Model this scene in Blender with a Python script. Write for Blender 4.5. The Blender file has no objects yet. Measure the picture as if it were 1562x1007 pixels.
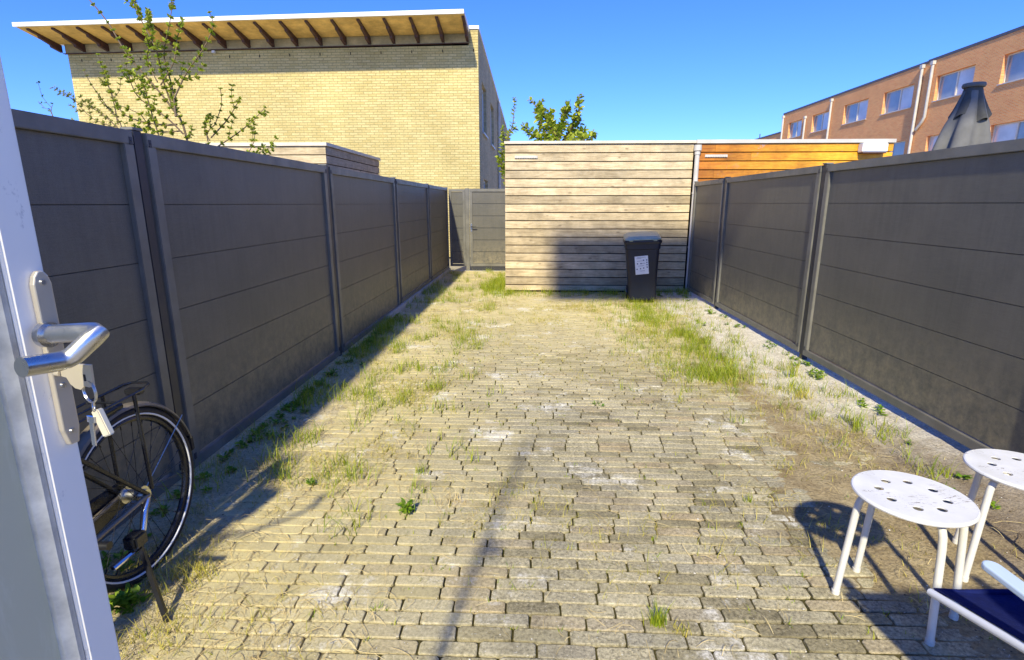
import bpy, bmesh, math, random
import numpy as np
from mathutils import Vector, Matrix, noise as mnoise

# ------------------------------------------------------------------ camera, sky, sun, exposure
sc = bpy.context.scene
C = sc.collection
R = math.radians
CAM_H = 1.45
PITCH, YAW, FPX = R(13.211), R(2.312), 820.0
cam_d = bpy.data.cameras.new('camera')
cam_d.sensor_width = 36.0
cam_d.lens = 36.0*FPX/1562.0
cam_d.clip_start = 0.03
cam_d.clip_end = 1000
cam = bpy.data.objects.new('camera', cam_d)
C.objects.link(cam)
cam.location = (0, 0, CAM_H)
cam.rotation_euler = (math.pi/2-PITCH, 0, YAW)
sc.camera = cam

SUN_DIR = Vector((0.20, 1.20, -1.0)).normalized()      # the way the light travels
SUN_EL = math.asin(-SUN_DIR.z)
world = bpy.data.worlds.new('World'); sc.world = world
world.use_nodes = True
wn = world.node_tree; wn.nodes.clear()
wo = wn.nodes.new('ShaderNodeOutputWorld'); wb = wn.nodes.new('ShaderNodeBackground')
sky = wn.nodes.new('ShaderNodeTexSky'); sky.sky_type = 'NISHITA'; sky.sun_disc = False
sky.sun_elevation = SUN_EL
sky.sun_rotation = math.atan2(-SUN_DIR.x, -SUN_DIR.y)
sky.altitude = 0; sky.air_density = 1.0; sky.dust_density = 0.0; sky.ozone_density = 5.0
wb.inputs['Strength'].default_value = 0.15
hs = wn.nodes.new('ShaderNodeHueSaturation'); hs.inputs['Saturation'].default_value = 1.12; hs.inputs['Value'].default_value = 1.0
wn.links.new(sky.outputs[0], hs.inputs['Color']); tn = wn.nodes.new('ShaderNodeMix'); tn.data_type = 'RGBA'; tn.blend_type = 'MULTIPLY'; tn.inputs[0].default_value = 1.0
tn.inputs[7].default_value = (.29, .40, .80, 1); wn.links.new(hs.outputs[0], tn.inputs[6]); wn.links.new(tn.outputs[2], wb.inputs[0]); wn.links.new(wb.outputs[0], wo.inputs[0])

sun_d = bpy.data.lights.new('sun', 'SUN'); sun_d.energy = 2.8; sun_d.angle = R(1.7)
sun_d.color = (1.0, 0.93, 0.71)
sun = bpy.data.objects.new('sun', sun_d); C.objects.link(sun)
sun.rotation_euler = SUN_DIR.to_track_quat('-Z', 'Y').to_euler()

sc.view_settings.view_transform = 'Standard'
sc.view_settings.look = 'None'
sc.view_settings.gamma = 1.0
sc.view_settings.exposure = 1.22
sc.view_settings.use_curve_mapping = False

rnd = random.Random(7)
rng = np.random.default_rng(11)

# ------------------------------------------------------------------ helpers
def ray(u, v):
    x = (u-781)/FPX; z = -(v-503.5)/FPX
    y2 = math.cos(PITCH)+z*math.sin(PITCH); z2 = -math.sin(PITCH)+z*math.cos(PITCH)
    c, s = math.cos(YAW), math.sin(YAW)
    return Vector((x*c-y2*s, x*s+y2*c, z2))
def at(u, v, Y):
    d = ray(u, v); p = d*(Y/d.y); return Vector((p.x, p.y, p.z+CAM_H))

def tag(o, label=None, cat=None, group=None, kind=None):
    if label: o['label'] = label
    if cat: o['category'] = cat
    if group: o['group'] = group
    if kind: o['kind'] = kind
    return o
def thing(name, label, cat, loc=(0, 0, 0), rz=0, group=None):
    o = bpy.data.objects.new(name, None); C.objects.link(o)
    o.location = loc; o.rotation_euler = (0, 0, rz); o.empty_display_size = 0.1
    return tag(o, label, cat, group)

class MB:
    def __init__(s): s.v = []; s.f = []; s.sm = []
    def add(s, vs, fs, smooth=False, M=None):
        b = len(s.v)
        if M is not None: vs = [tuple(M @ Vector(q)) for q in vs]
        s.v += [tuple(q) for q in vs]; s.f += [tuple(b+i for i in f) for f in fs]; s.sm += [smooth]*len(fs)
        return s
    def box(s, a, b, bev=0.0, M=None):
        x0, y0, z0 = a; x1, y1, z1 = b
        if x0 > x1: x0, x1 = x1, x0
        if y0 > y1: y0, y1 = y1, y0
        if z0 > z1: z0, z1 = z1, z0
        if bev > 0:
            bm = bmesh.new(); bmesh.ops.create_cube(bm, size=1)
            for q in bm.verts: q.co = ((x0+x1)/2+q.co.x*(x1-x0), (y0+y1)/2+q.co.y*(y1-y0), (z0+z1)/2+q.co.z*(z1-z0))
            bmesh.ops.bevel(bm, geom=bm.edges[:], offset=min(bev, .45*min(x1-x0, y1-y0, z1-z0)), segments=2, affect='EDGES')
            bm.verts.index_update()
            s.add([q.co[:] for q in bm.verts], [[q.index for q in f.verts] for f in bm.faces], False, M); bm.free()
            return s
        vs = [(x0,y0,z0),(x1,y0,z0),(x1,y1,z0),(x0,y1,z0),(x0,y0,z1),(x1,y0,z1),(x1,y1,z1),(x0,y1,z1)]
        return s.add(vs, [(0,3,2,1),(4,5,6,7),(0,1,5,4),(1,2,6,5),(2,3,7,6),(3,0,4,7)], False, M)
    def tube(s, pts, r, n=12, closed=False, caps=True, M=None, flat=None):
        pts = [Vector(p) for p in pts]; N = len(pts)
        rs = r if isinstance(r, (list, tuple)) else [r]*N
        vs = []; fs = []; up = None
        for i, p in enumerate(pts):
            if closed: t = (pts[(i+1) % N]-pts[i-1])
            else: t = pts[min(i+1, N-1)]-pts[max(i-1, 0)]
            t.normalize()
            if up is None:
                up = Vector((0, 0, 1)) if abs(t.z) < .9 else Vector((1, 0, 0))
            up = (up-t*up.dot(t)); up.normalize(); sd = t.cross(up)
            for k in range(n):
                a = 2*math.pi*k/n
                fx = flat if flat else 1.0
                vs.append(p+(sd*math.cos(a)+up*math.sin(a)*fx)*rs[i])
        M_ = N if closed else N-1
        for i in range(M_):
            j = (i+1) % N
            for k in range(n):
                l = (k+1) % n
                fs.append((i*n+k, i*n+l, j*n+l, j*n+k))
        if caps and not closed:
            fs.append(tuple(range(n))[::-1]); fs.append(tuple((N-1)*n+k for k in range(n)))
        return s.add(vs, fs, True, M)
    def prism(s, poly, a, b, axis='y', M=None):
        # polygon of 2D points, extruded along an axis from a to b
        n = len(poly); vs = []
        for t in (a, b):
            for p, q in poly:
                vs.append({'y': (p, t, q), 'x': (t, p, q), 'z': (p, q, t)}[axis])
        fs = [tuple(range(n))[::-1], tuple(range(n, 2*n))]+[(i, (i+1) % n, n+(i+1) % n, n+i) for i in range(n)]
        return s.add(vs, fs, False, M)
    def lathe(s, prof, n=32, M=None, smooth=True):
        vs = []; fs = []
        for r, z in prof:
            for k in range(n): a = 2*math.pi*k/n; vs.append((r*math.cos(a), r*math.sin(a), z))
        for i in range(len(prof)-1):
            for k in range(n):
                l = (k+1) % n; fs.append((i*n+k, i*n+l, (i+1)*n+l, (i+1)*n+k))
        return s.add(vs, fs, smooth, M)
    def build(s, name, mat, parent=None, bevel=0.0, autosmooth=True):
        me = bpy.data.meshes.new(name); me.from_pydata(s.v, [], s.f)
        me.polygons.foreach_set('use_smooth', s.sm)
        bm = bmesh.new(); bm.from_mesh(me); bmesh.ops.recalc_face_normals(bm, faces=bm.faces[:])
        for e in bm.edges:
            if len(e.link_faces) == 2 and e.calc_face_angle(0) > R(38): e.smooth = False
        bm.to_mesh(me); bm.free()
        me.materials.append(mat)
        o = bpy.data.objects.new(name, me); C.objects.link(o)
        if parent is not None: o.parent = parent
        if bevel:
            m = o.modifiers.new('bevel', 'BEVEL'); m.width = bevel; m.segments = 2; m.limit_method = 'ANGLE'
        return o

def raw(name, V, F, mat, parent=None, col=None):
    me = bpy.data.meshes.new(name)
    V = np.asarray(V, dtype=np.float32); F = np.asarray(F, dtype=np.int32)
    k = F.shape[1]
    me.vertices.add(len(V)); me.vertices.foreach_set('co', V.ravel())
    me.loops.add(F.size); me.loops.foreach_set('vertex_index', F.ravel())
    me.polygons.add(len(F)); me.polygons.foreach_set('loop_start', np.arange(0, F.size, k, dtype=np.int32))
    me.update(calc_edges=True); me.validate()
    me.materials.append(mat)
    o = bpy.data.objects.new(name, me); C.objects.link(o)
    if parent is not None: o.parent = parent
    return o

# ------------------------------------------------------------------ materials
class NT:
    def __init__(s, name):
        s.m = bpy.data.materials.new(name); s.m.use_nodes = True
        s.t = s.m.node_tree; s.b = s.t.nodes['Principled BSDF']
        s.co = s.t.nodes.new('ShaderNodeTexCoord')
    def n(s, typ, **kw):
        q = s.t.nodes.new(typ)
        for k, v in kw.items(): setattr(q, k, v)
        return q
    def l(s, a, b): s.t.links.new(a, b)
    def mapped(s, scale=(1, 1, 1), rot=(0, 0, 0)):
        m = s.n('ShaderNodeMapping'); m.inputs['Scale'].default_value = scale; m.inputs['Rotation'].default_value = rot
        s.l(s.co.outputs['Object'], m.inputs[0]); return m.outputs[0]
    def noise(s, scale, vec=None, detail=5, rough=.6, dist=0):
        q = s.n('ShaderNodeTexNoise'); q.inputs['Scale'].default_value = scale
        q.inputs['Detail'].default_value = detail; q.inputs['Roughness'].default_value = rough
        q.inputs['Distortion'].default_value = dist
        s.l(vec if vec is not None else s.co.outputs['Object'], q.inputs['Vector']); return q.outputs['Fac']
    def ramp(s, fac, stops):
        q = s.n('ShaderNodeValToRGB'); e = q.color_ramp.elements
        while len(e) < len(stops): e.new(.5)
        for el, (p, c) in zip(e, stops):
            el.position = p; el.color = (c, c, c, 1) if not isinstance(c, tuple) else (*c[:3], 1)
        s.l(fac, q.inputs[0]); return q.outputs[0]
    def mix(s, fac, a, b, mode='MIX'):
        q = s.n('ShaderNodeMix', data_type='RGBA', blend_type=mode)
        for i, val in ((0, fac), (6, a), (7, b)):
            if isinstance(val, (int, float)): q.inputs[i].default_value = val
            elif isinstance(val, tuple): q.inputs[i].default_value = (*val[:3], 1)
            else: s.l(val, q.inputs[i])
        return q.outputs[2]
    def math(s, op, a, b=0):
        q = s.n('ShaderNodeMath', operation=op)
        for i, val in ((0, a), (1, b)):
            if isinstance(val, (int, float)): q.inputs[i].default_value = val
            else: s.l(val, q.inputs[i])
        return q.outputs[0]
    def out(s, col=None, rough=None, bump=None, bstr=.3, bdist=.01, metal=0, spec=None, r0=.6):
        if col is not None:
            if isinstance(col, tuple): s.b.inputs['Base Color'].default_value = (*col[:3], 1)
            else: s.l(col, s.b.inputs['Base Color'])
        if rough is None: s.b.inputs['Roughness'].default_value = r0
        elif isinstance(rough, (int, float)): s.b.inputs['Roughness'].default_value = rough
        else: s.l(rough, s.b.inputs['Roughness'])
        s.b.inputs['Metallic'].default_value = metal
        if spec is not None: s.b.inputs['Specular IOR Level'].default_value = spec
        if bump is not None:
            q = s.n('ShaderNodeBump'); q.inputs['Strength'].default_value = bstr; q.inputs['Distance'].default_value = bdist
            s.l(bump, q.inputs['Height']); s.l(q.outputs[0], s.b.inputs['Normal'])
        return s.m

def simple(name, c, rough=.5, metal=0, var=.15, scale=8, bump=.05, bscale=60, spec=None):
    t = NT(name)
    n1 = t.noise(scale)
    f = t.ramp(n1, [(.3, 0.0), (.7, 1.0)])
    lo = tuple(x*(1-var) for x in c); hi = tuple(min(1, x*(1+var)) for x in c)
    return t.out(t.mix(f, lo, hi), t.ramp(t.noise(scale*2.3), [(.3, max(.05, rough-.08)), (.7, min(1, rough+.1))]), t.noise(bscale), bump, .003, metal, spec)

def brick_mat(name, axis, c1, c2, mortar, bw=.22, bh=.0625, mo=.007, var=.25, rough=.85):
    t = NT(name)
    sp = t.n('ShaderNodeSeparateXYZ'); t.l(t.co.outputs['Object'], sp.inputs[0])
    cb = t.n('ShaderNodeCombineXYZ'); t.l(sp.outputs[0 if axis == 'x' else 1], cb.inputs[0]); t.l(sp.outputs[2], cb.inputs[1])
    w = t.noise(3.0, cb.outputs[0], 2); 
    br = t.n('ShaderNodeTexBrick'); br.offset = .5
    br.inputs['Scale'].default_value = 1; br.inputs['Brick Width'].default_value = bw; br.inputs['Row Height'].default_value = bh
    br.inputs['Mortar Size'].default_value = mo; br.inputs['Mortar Smooth'].default_value = .2; br.inputs['Bias'].default_value = 0
    br.inputs['Color1'].default_value = (*c1, 1); br.inputs['Color2'].default_value = (*c2, 1); br.inputs['Mortar'].default_value = (*mortar, 1)
    t.l(cb.outputs[0], br.inputs['Vector'])
    n = t.noise(.8, cb.outputs[0], 6, .65)
    st = t.ramp(n, [(.3, 1-var), (.7, 1+var*.3)])
    n2 = t.ramp(t.noise(25, cb.outputs[0], 3), [(.3, .82), (.7, 1.1)])
    col = t.mix(1.0, br.outputs['Color'], st, 'MULTIPLY'); col = t.mix(1.0, col, n2, 'MULTIPLY')
    return t.out(col, rough, t.math('SUBTRACT', 1, br.outputs['Fac']), .6, .008, spec=.2)

def wood_mat(name, base, dark, light, knot=True, rough=.75, grain_axis='x', peel=None, spec=.25):
    t = NT(name)
    geo = t.n('ShaderNodeNewGeometry')
    rp = geo.outputs['Random Per Island']
    off = t.n('ShaderNodeVectorMath', operation='ADD')
    cb = t.n('ShaderNodeCombineXYZ'); t.l(t.math('MULTIPLY', rp, 37.0), cb.inputs[0 if grain_axis == 'x' else 1])
    t.l(t.co.outputs['Object'], off.inputs[0]); t.l(cb.outputs[0], off.inputs[1])
    mp = t.n('ShaderNodeMapping'); mp.inputs['Scale'].default_value = (1.2, 14, 14) if grain_axis == 'x' else (14, 1.2, 14)
    t.l(off.outputs[0], mp.inputs[0])
    g = t.noise(2.6, mp.outputs[0], 7, .65, 1.2)
    col = t.ramp(g, [(.28, dark), (.5, base), (.75, light)])
    blotch = t.ramp(t.noise(2.2, off.outputs[0], 5, .7), [(.3, .60), (.65, 1.12)])
    col = t.mix(1.0, col, blotch, 'MULTIPLY')
    bd = t.ramp(rp, [(0, .72), (1, 1.15)])
    col = t.mix(1.0, col, bd, 'MULTIPLY')
    if knot:
        mk = t.n('ShaderNodeMapping'); mk.inputs['Scale'].default_value = (3.2, 3.2, 7.5); t.l(off.outputs[0], mk.inputs[0])
        vo = t.n('ShaderNodeTexVoronoi'); vo.inputs['Scale'].default_value = 1; t.l(mk.outputs[0], vo.inputs['Vector'])
        kf = t.ramp(vo.outputs['Distance'], [(.06, 1.0), (.13, 0.0)])
        col = t.mix(t.math('MULTIPLY', kf, .65), col, tuple(x*.5 for x in dark))
    if peel:
        pf = t.ramp(t.noise(3.5, off.outputs[0], 8, .75), [(.60, 0.0), (.64, 1.0)])
        sz = t.n('ShaderNodeSeparateXYZ'); t.l(t.co.outputs['Object'], sz.inputs[0])
        hi = t.ramp(sz.outputs[2], [(0, 0.0), (1, 1.0)])
        zf = t.math('GREATER_THAN', sz.outputs[2], 2.22)
        col = t.mix(t.math('MULTIPLY', pf, t.math('ADD', t.math('MULTIPLY', zf, .75), .12)), col, peel)
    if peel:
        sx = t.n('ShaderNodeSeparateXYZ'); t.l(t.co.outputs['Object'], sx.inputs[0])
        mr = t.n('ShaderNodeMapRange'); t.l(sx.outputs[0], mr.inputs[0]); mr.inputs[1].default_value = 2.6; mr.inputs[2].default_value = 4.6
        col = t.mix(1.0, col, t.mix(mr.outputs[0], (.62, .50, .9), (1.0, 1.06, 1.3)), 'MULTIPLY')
    return t.out(col, rough, g, .35, .004, spec=spec)

M = {}
M['fence_board'] = None
def fence_board_mat():
    t = NT('fence_composite_board')
    geo = t.n('ShaderNodeNewGeometry')
    mp = t.mapped((1.5, 1.5, 60))
    g = t.noise(6, mp, 6, .7)
    f = t.noise(260, None, 3, .7)
    col = t.ramp(g, [(.3, (.094, .090, .073)), (.7, (.125, .118, .094))])
    col = t.mix(1.0, col, t.ramp(f, [(.3, .75), (.7, 1.25)]), 'MULTIPLY')
    dust = t.ramp(t.noise(2.5, None, 6, .7), [(.4, 0.0), (.75, .25)])
    sz = t.n('ShaderNodeSeparateXYZ'); t.l(t.co.outputs['Object'], sz.inputs[0])
    low = t.ramp(sz.outputs[2], [(0.05, 1.0), (.75, 0.0)])
    stk = t.ramp(t.noise(3, t.mapped((9, 9, .5)), 6, .7), [(.35, .90), (.7, 1.08)])
    col = t.mix(1.0, col, stk, 'MULTIPLY')
    splash = t.math('MULTIPLY', low, t.ramp(t.noise(14, None, 6, .75), [(.38, 0.0), (.66, .60)]))
    col = t.mix(dust, col, (.24, .21, .155)); col = t.mix(splash, col, (.40, .33, .19))
    return t.out(col, t.ramp(f, [(.3, .38), (.7, .55)]), f, .5, .0012, spec=.5)
M['fence_board'] = fence_board_mat()
M['fence_metal'] = simple('fence_dark_aluminium', (.165, .156, .128), .42, .0, .22, 5, .08, 300)
M['fence_slot'] = simple('fence_post_dark', (.035, .036, .042), .45, .0, .1, 3, .05, 200)
M['black_plastic'] = simple('black_plastic', (.012, .012, .014), .4)
M['steel'] = simple('brushed_steel', (.62, .61, .58), .30, 1.0, .08, 20, .04, 120)
M['plate'] = simple('door_backplate_steel', (.66, .58, .42), .36, .45, .1, 12, .05, 160)
M['chrome'] = simple('chrome', (.8, .8, .8), .15, 1.0, .05)
M['white_metal'] = simple('white_powder_coat', (.74, .74, .72), .35, 0, .04, 6, .03)
M['white_fascia'] = simple('white_roof_edge', (.85, .84, .80), .4, 0, .04, 3, .03)
M['cream'] = simple('cream_paint', (.72, .66, .52), .45, 0, .08, 6, .03)
M['pipe_white'] = simple('pale_plastic_pipe', (.56, .52, .44), .45, 0, .12, 5, .03)
M['cream_trim'] = simple('cream_roof_trim', (.66, .57, .42), .5, 0, .15, 5, .05)
M['dark_wood'] = simple('dark_stained_wood', (.070, .030, .026), .6, 0, .25, 12, .2, 40)
M['soffit'] = wood_mat('soffit_plywood', (.88, .60, .20), (.76, .48, .14), (.92, .68, .26), False)
M['frieze'] = wood_mat('frieze_board', (.50, .42, .22), (.42, .34, .17), (.56, .47, .26), False)
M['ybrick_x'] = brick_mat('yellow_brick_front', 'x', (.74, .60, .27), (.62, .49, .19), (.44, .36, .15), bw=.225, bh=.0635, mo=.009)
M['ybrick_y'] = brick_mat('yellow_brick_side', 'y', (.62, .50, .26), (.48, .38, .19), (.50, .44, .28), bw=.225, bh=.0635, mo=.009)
M['obrick_y'] = brick_mat('orange_brick', 'y', (.98, .44, .15), (.88, .32, .105), (.85, .55, .28), bw=.22, bh=.065, mo=.010, var=.12)
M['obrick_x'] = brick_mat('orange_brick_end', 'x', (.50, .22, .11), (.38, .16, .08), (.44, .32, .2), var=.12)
M['roof_dark'] = simple('dark_roof_edge', (.09, .085, .085), .5)
M['bitumen'] = simple('bitumen_roof', (.06, .06, .06), .9)
M['timber'] = wood_mat('weathered_larch', (.60, .47, .27), (.38, .28, .155), (.74, .60, .38))
M['timber_side'] = wood_mat('weathered_larch_side', (.56, .40, .24), (.40, .28, .16), (.66, .50, .32), grain_axis='y')
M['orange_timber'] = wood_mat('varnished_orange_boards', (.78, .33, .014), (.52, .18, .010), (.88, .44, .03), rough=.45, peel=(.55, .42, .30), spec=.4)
M['gap_dark'] = simple('dark_gap', (.03, .022, .015), .9)
M['concrete'] = simple('pale_concrete', (.50, .47, .40), .9, 0, .15, 14, .4, 60)
M['rubber'] = simple('black_rubber', (.010, .010, .012), .65, 0, .2, 30, .2, 90)
M['bike_black'] = simple('bike_black_paint', (.012, .013, .016), .25, 0, .1, 10, .02)
M['bike_fender'] = simple('bike_mudguard', (.20, .165, .115), .3, 0, .1, 10, .02)
M['reflect_white'] = simple('reflective_white', (.75, .75, .72), .3)
M['red_plastic'] = simple('red_lens', (.30, .010, .012), .2, 0, .05)
M['navy_fabric'] = simple('navy_fabric', (.006, .012, .085), .9, 0, .22, 40, .5, 700, .2)
M['bin_body'] = simple('bin_navy_plastic', (.008, .012, .026), .42, 0, .15, 6, .05)
M['bin_lid'] = simple('bin_lid_plastic', (.40, .41, .26), .38, 0, .12, 8, .05)
M['sticker'] = simple('white_sticker', (.78, .78, .76), .5, 0, .03)
M['ink'] = simple('printed_ink', (.10, .11, .14), .6)
M['bark'] = simple('bark', (.16, .11, .06), .85, 0, .3, 30, .5, 80)
M['umbrella'] = simple('grey_parasol_cloth', (.15, .145, .13), .85, 0, .22, 5, .3, 300)
M['umbrella_top'] = simple('dark_parasol_cloth', (.075, .072, .06), .85, 0, .25, 5, .3, 300)
M['house_wall'] = brick_mat('own_house_brick', 'x', (.62, .52, .36), (.52, .42, .28), (.5, .45, .38))
M['own_floor'] = simple('doorstep_stone', (.40, .38, .34), .8)
M['pot'] = simple('terracotta', (.35, .14, .07), .8)

def window_glass(name, c, rough=.04):
    t = NT(name)
    return t.out(t.mix(t.ramp(t.noise(.6), [(.35, 0.0), (.65, 1.0)]), c, tuple(x*1.5 for x in c)), rough, t.noise(.9), .25, .02, 0, .9)
M['pane'] = window_glass('window_pane', (.20, .25, .27))
M['pane_curtain'] = window_glass('window_pane_curtain', (.48, .48, .45), .08)

def white_chipped():
    t = NT('white_chipped_paint')
    n = t.noise(34, t.mapped((1, 4.5, 1)), 6, .7, .6)
    m2 = t.ramp(t.noise(5, None, 3), [(.52, 0.0), (.6, 1.0)])
    ch = t.math('MULTIPLY', t.ramp(n, [(.585, 0.0), (.60, 1.0)]), m2)
    base = t.mix(t.ramp(t.noise(9), [(.35, 0.0), (.7, 1.0)]), (.80, .79, .77), (.68, .67, .63))
    return t.out(t.mix(ch, base, (.16, .11, .07)), .32, ch, .3, .001)
M['stool_paint'] = white_chipped()
M['stool_leg'] = simple('cream_white_paint', (.70, .67, .58), .35, 0, .08, 12, .05)

def leaf_mat(name, c1, c2, trans=.35, rough=.45):
    t = NT(name)
    rp = t.n('ShaderNodeNewGeometry').outputs['Random Per Island']
    col = t.mix(rp, c1, c2)
    m = t.out(col, rough, spec=.35)
    tr = t.n('ShaderNodeBsdfTranslucent'); t.l(col, tr.inputs[0])
    mx = t.n('ShaderNodeMixShader'); mx.inputs[0].default_value = trans
    t.l(t.b.outputs[0], mx.inputs[1]); t.l(tr.outputs[0], mx.inputs[2])
    t.l(mx.outputs[0], t.t.nodes['Material Output'].inputs[0])
    return m
M['leaf'] = leaf_mat('leaf_green', (.22, .34, .025), (.58, .60, .07), .45)
M['leaf_pale'] = leaf_mat('leaf_pale', (.30, .34, .06), (.42, .42, .09))
M['leaf_dark'] = leaf_mat('leaf_dark', (.035, .09, .012), (.14, .24, .03))
M['weed'] = leaf_mat('weed_leaf', (.09, .22, .015), (.32, .44, .03))
M['grass'] = leaf_mat('grass_blade', (.18, .30, .015), (.50, .50, .04))
M['grass_y'] = leaf_mat('yellow_grass_blade', (.38, .38, .05), (.66, .54, .12))
M['straw'] = leaf_mat('dry_straw', (.42, .31, .12), (.72, .58, .28), .15, .7)

def door_glass():
    t = NT('dusty_door_glass')
    v = t.mapped((6, 6, 1.3))
    s1 = t.ramp(t.noise(4, v, 7, .7, .6), [(.48, 0.0), (.72, 1.0)])
    s2 = t.ramp(t.noise(9, t.mapped((1, 1, .45)), 6, .7), [(.55, 0.0), (.68, 1.0)])
    c = t.mix(s1, (.62, .59, .38), (.74, .71, .52)); c = t.mix(t.math('MULTIPLY', s2, .6), c, (.85, .83, .75))
    return t.out(c, t.ramp(s1, [(0, .38), (1, .6)]), t.noise(3), .1, .01, 0, .6)
M['door_glass'] = door_glass()
def door_frame_mat():
    t = NT('pale_door_paint')
    n = t.noise(3, t.mapped((2, 2, .6)), 6, .6)
    c = t.mix(t.ramp(n, [(.35, 0.0), (.7, 1.0)]), (.93, .88, .74), (.96, .93, .82))
    sp = t.ramp(t.noise(34, t.mapped((1, 1, .5)), 6, .75), [(.60, 0.0), (.66, .55)])
    return t.out(t.mix(sp, c, (.35, .33, .30)), .38, t.noise(90), .06, .002)
M['door_paint'] = door_frame_mat()
M['door_bead'] = simple('grey_glazing_bead', (.50, .49, .42), .4, 0, .35, 25, .1)

# ------------------------------------------------------------------ ground
def nz(x, y, s, seed=0): return mnoise.noise(Vector((x*s+seed*13.7, y*s-seed*7.1, seed*3.3)))
def fbm(x, y, s, seed=0):
    return nz(x, y, s, seed)*.55+nz(x, y, s*2.1, seed+1)*.28+nz(x, y, s*4.3, seed+2)*.17
def sst(a, b, x):
    t = min(1, max(0, (x-a)/(b-a))); return t*t*(3-2*t)
def dirt(x, y):
    """how much soil and sand lies over the paving, 0..1"""
    wob = .28*fbm(x, y, 1.3, 4)
    l = 1-sst(-1.75, -.85, x+wob-(.10 if y < 4 else 0)+.02*(y-3))
    r = sst(1.25, 1.95, x+wob+.38*sst(3.9, 2.6, y))
    b = .62*sst(5.6, 8.0, y+wob*3)
    return max(l, r, b)
def fill_h(x, y):
    d = dirt(x, y)
    h = -.0125+.006*fbm(x, y, 9, 9)+.005*fbm(x, y, 2.2, 15)+d*(.0175+.010*fbm(x, y, 5, 12))+.002*nz(x, y, 22, 5)+.0015*nz(x, y, 40, 3)
    if x > 1.9: h += .02*sst(1.9, 2.5, x)*(1+.5*fbm(x, y, 2, 20))
    return h

def ground_mat():
    t = NT('sandy_soil')
    sp = t.n('ShaderNodeSeparateXYZ'); t.l(t.co.outputs['Object'], sp.inputs[0])
    X, Y = sp.outputs[0], sp.outputs[1]
    big = t.noise(1.1, None, 5, .6); mid = t.noise(6, None, 7, .7); fine = t.noise(70, None, 5, .75)
    sandw = t.mix(t.ramp(mid, [(.3, 0.0), (.7, 1.0)]), (.60, .52, .36), (.82, .76, .62))
    soil = t.mix(t.ramp(mid, [(.3, 0.0), (.7, 1.0)]), (.48, .39, .20), (.70, .59, .34))
    joint = t.mix(t.ramp(mid, [(.35, 0.0), (.65, 1.0)]), (.050, .045, .014), (.12, .10, .036))
    # sand strip on the right: x > 1.85 with a wavy edge
    xr = t.math('ADD', X, t.math('MULTIPLY', t.math('SUBTRACT', big, .5), 1.3))
    mr = t.n('ShaderNodeMapRange'); mr.interpolation_type = 'SMOOTHSTEP'; t.l(xr, mr.inputs[0]); mr.inputs[1].default_value = 1.75; mr.inputs[2].default_value = 2.05
    # nearer than y = 3 the strip is brown soil
    yn = t.math('ADD', Y, t.math('MULTIPLY', t.math('SUBTRACT', mid, .5), 1.2))
    ym = t.n('ShaderNodeMapRange'); ym.interpolation_type = 'SMOOTHSTEP'; t.l(yn, ym.inputs[0]); ym.inputs[1].default_value = 2.5; ym.inputs[2].default_value = 3.9
    far = t.n('ShaderNodeMapRange'); far.interpolation_type = 'SMOOTHSTEP'; t.l(yn, far.inputs[0]); far.inputs[1].default_value = 5.2; far.inputs[2].default_value = 7.5
    xl = t.n('ShaderNodeMapRange'); xl.interpolation_type = 'SMOOTHSTEP'; t.l(xr, xl.inputs[0]); xl.inputs[1].default_value = -.55; xl.inputs[2].default_value = -1.25
    xm = t.n('ShaderNodeMapRange'); xm.interpolation_type = 'SMOOTHSTEP'; t.l(xr, xm.inputs[0]); xm.inputs[1].default_value = 1.0; xm.inputs[2].default_value = 1.5
    warm = t.mix(t.ramp(mid, [(.3, 0.0), (.7, 1.0)]), (.44, .34, .13), (.66, .56, .28))
    dark = t.mix(t.ramp(mid, [(.3, 0.0), (.7, 1.0)]), (.30, .22, .11), (.52, .42, .24))
    col = t.mix(far.outputs[0], joint, warm)
    col = t.mix(xl.outputs[0], col, soil)
    lsand = t.ramp(t.noise(2.2, None, 6, .7), [(.50, 0.0), (.62, 1.0)])
    col = t.mix(t.math('MULTIPLY', t.math('MULTIPLY', lsand, xl.outputs[0]), .8), col, (.62, .53, .34))
    col = t.mix(xm.outputs[0], col, t.mix(far.outputs[0], dark, warm))
    strip = t.mix(ym.outputs[0], t.mix(t.ramp(big, [(.4, 0.0), (.6, 1.0)]), (.27, .21, .14), (.50, .42, .31)), sandw)
    col = t.mix(mr.outputs[0], col, strip)
    col = t.mix(1.0, col, t.ramp(fine, [(.30, .50), (.5, 1.0), (.70, 1.35)]), 'MULTIPLY')
    specks = t.ramp(t.noise(38, None, 2, .5), [(.27, 1.0), (.30, 0.0)])
    col = t.mix(t.math('MULTIPLY', specks, .7), col, (.05, .035, .02))
    return t.out(col, .95, t.mix(.4, fine, t.noise(24, None, 6, .7)), 1.0, .022, spec=.1)
M['ground'] = ground_mat()

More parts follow.
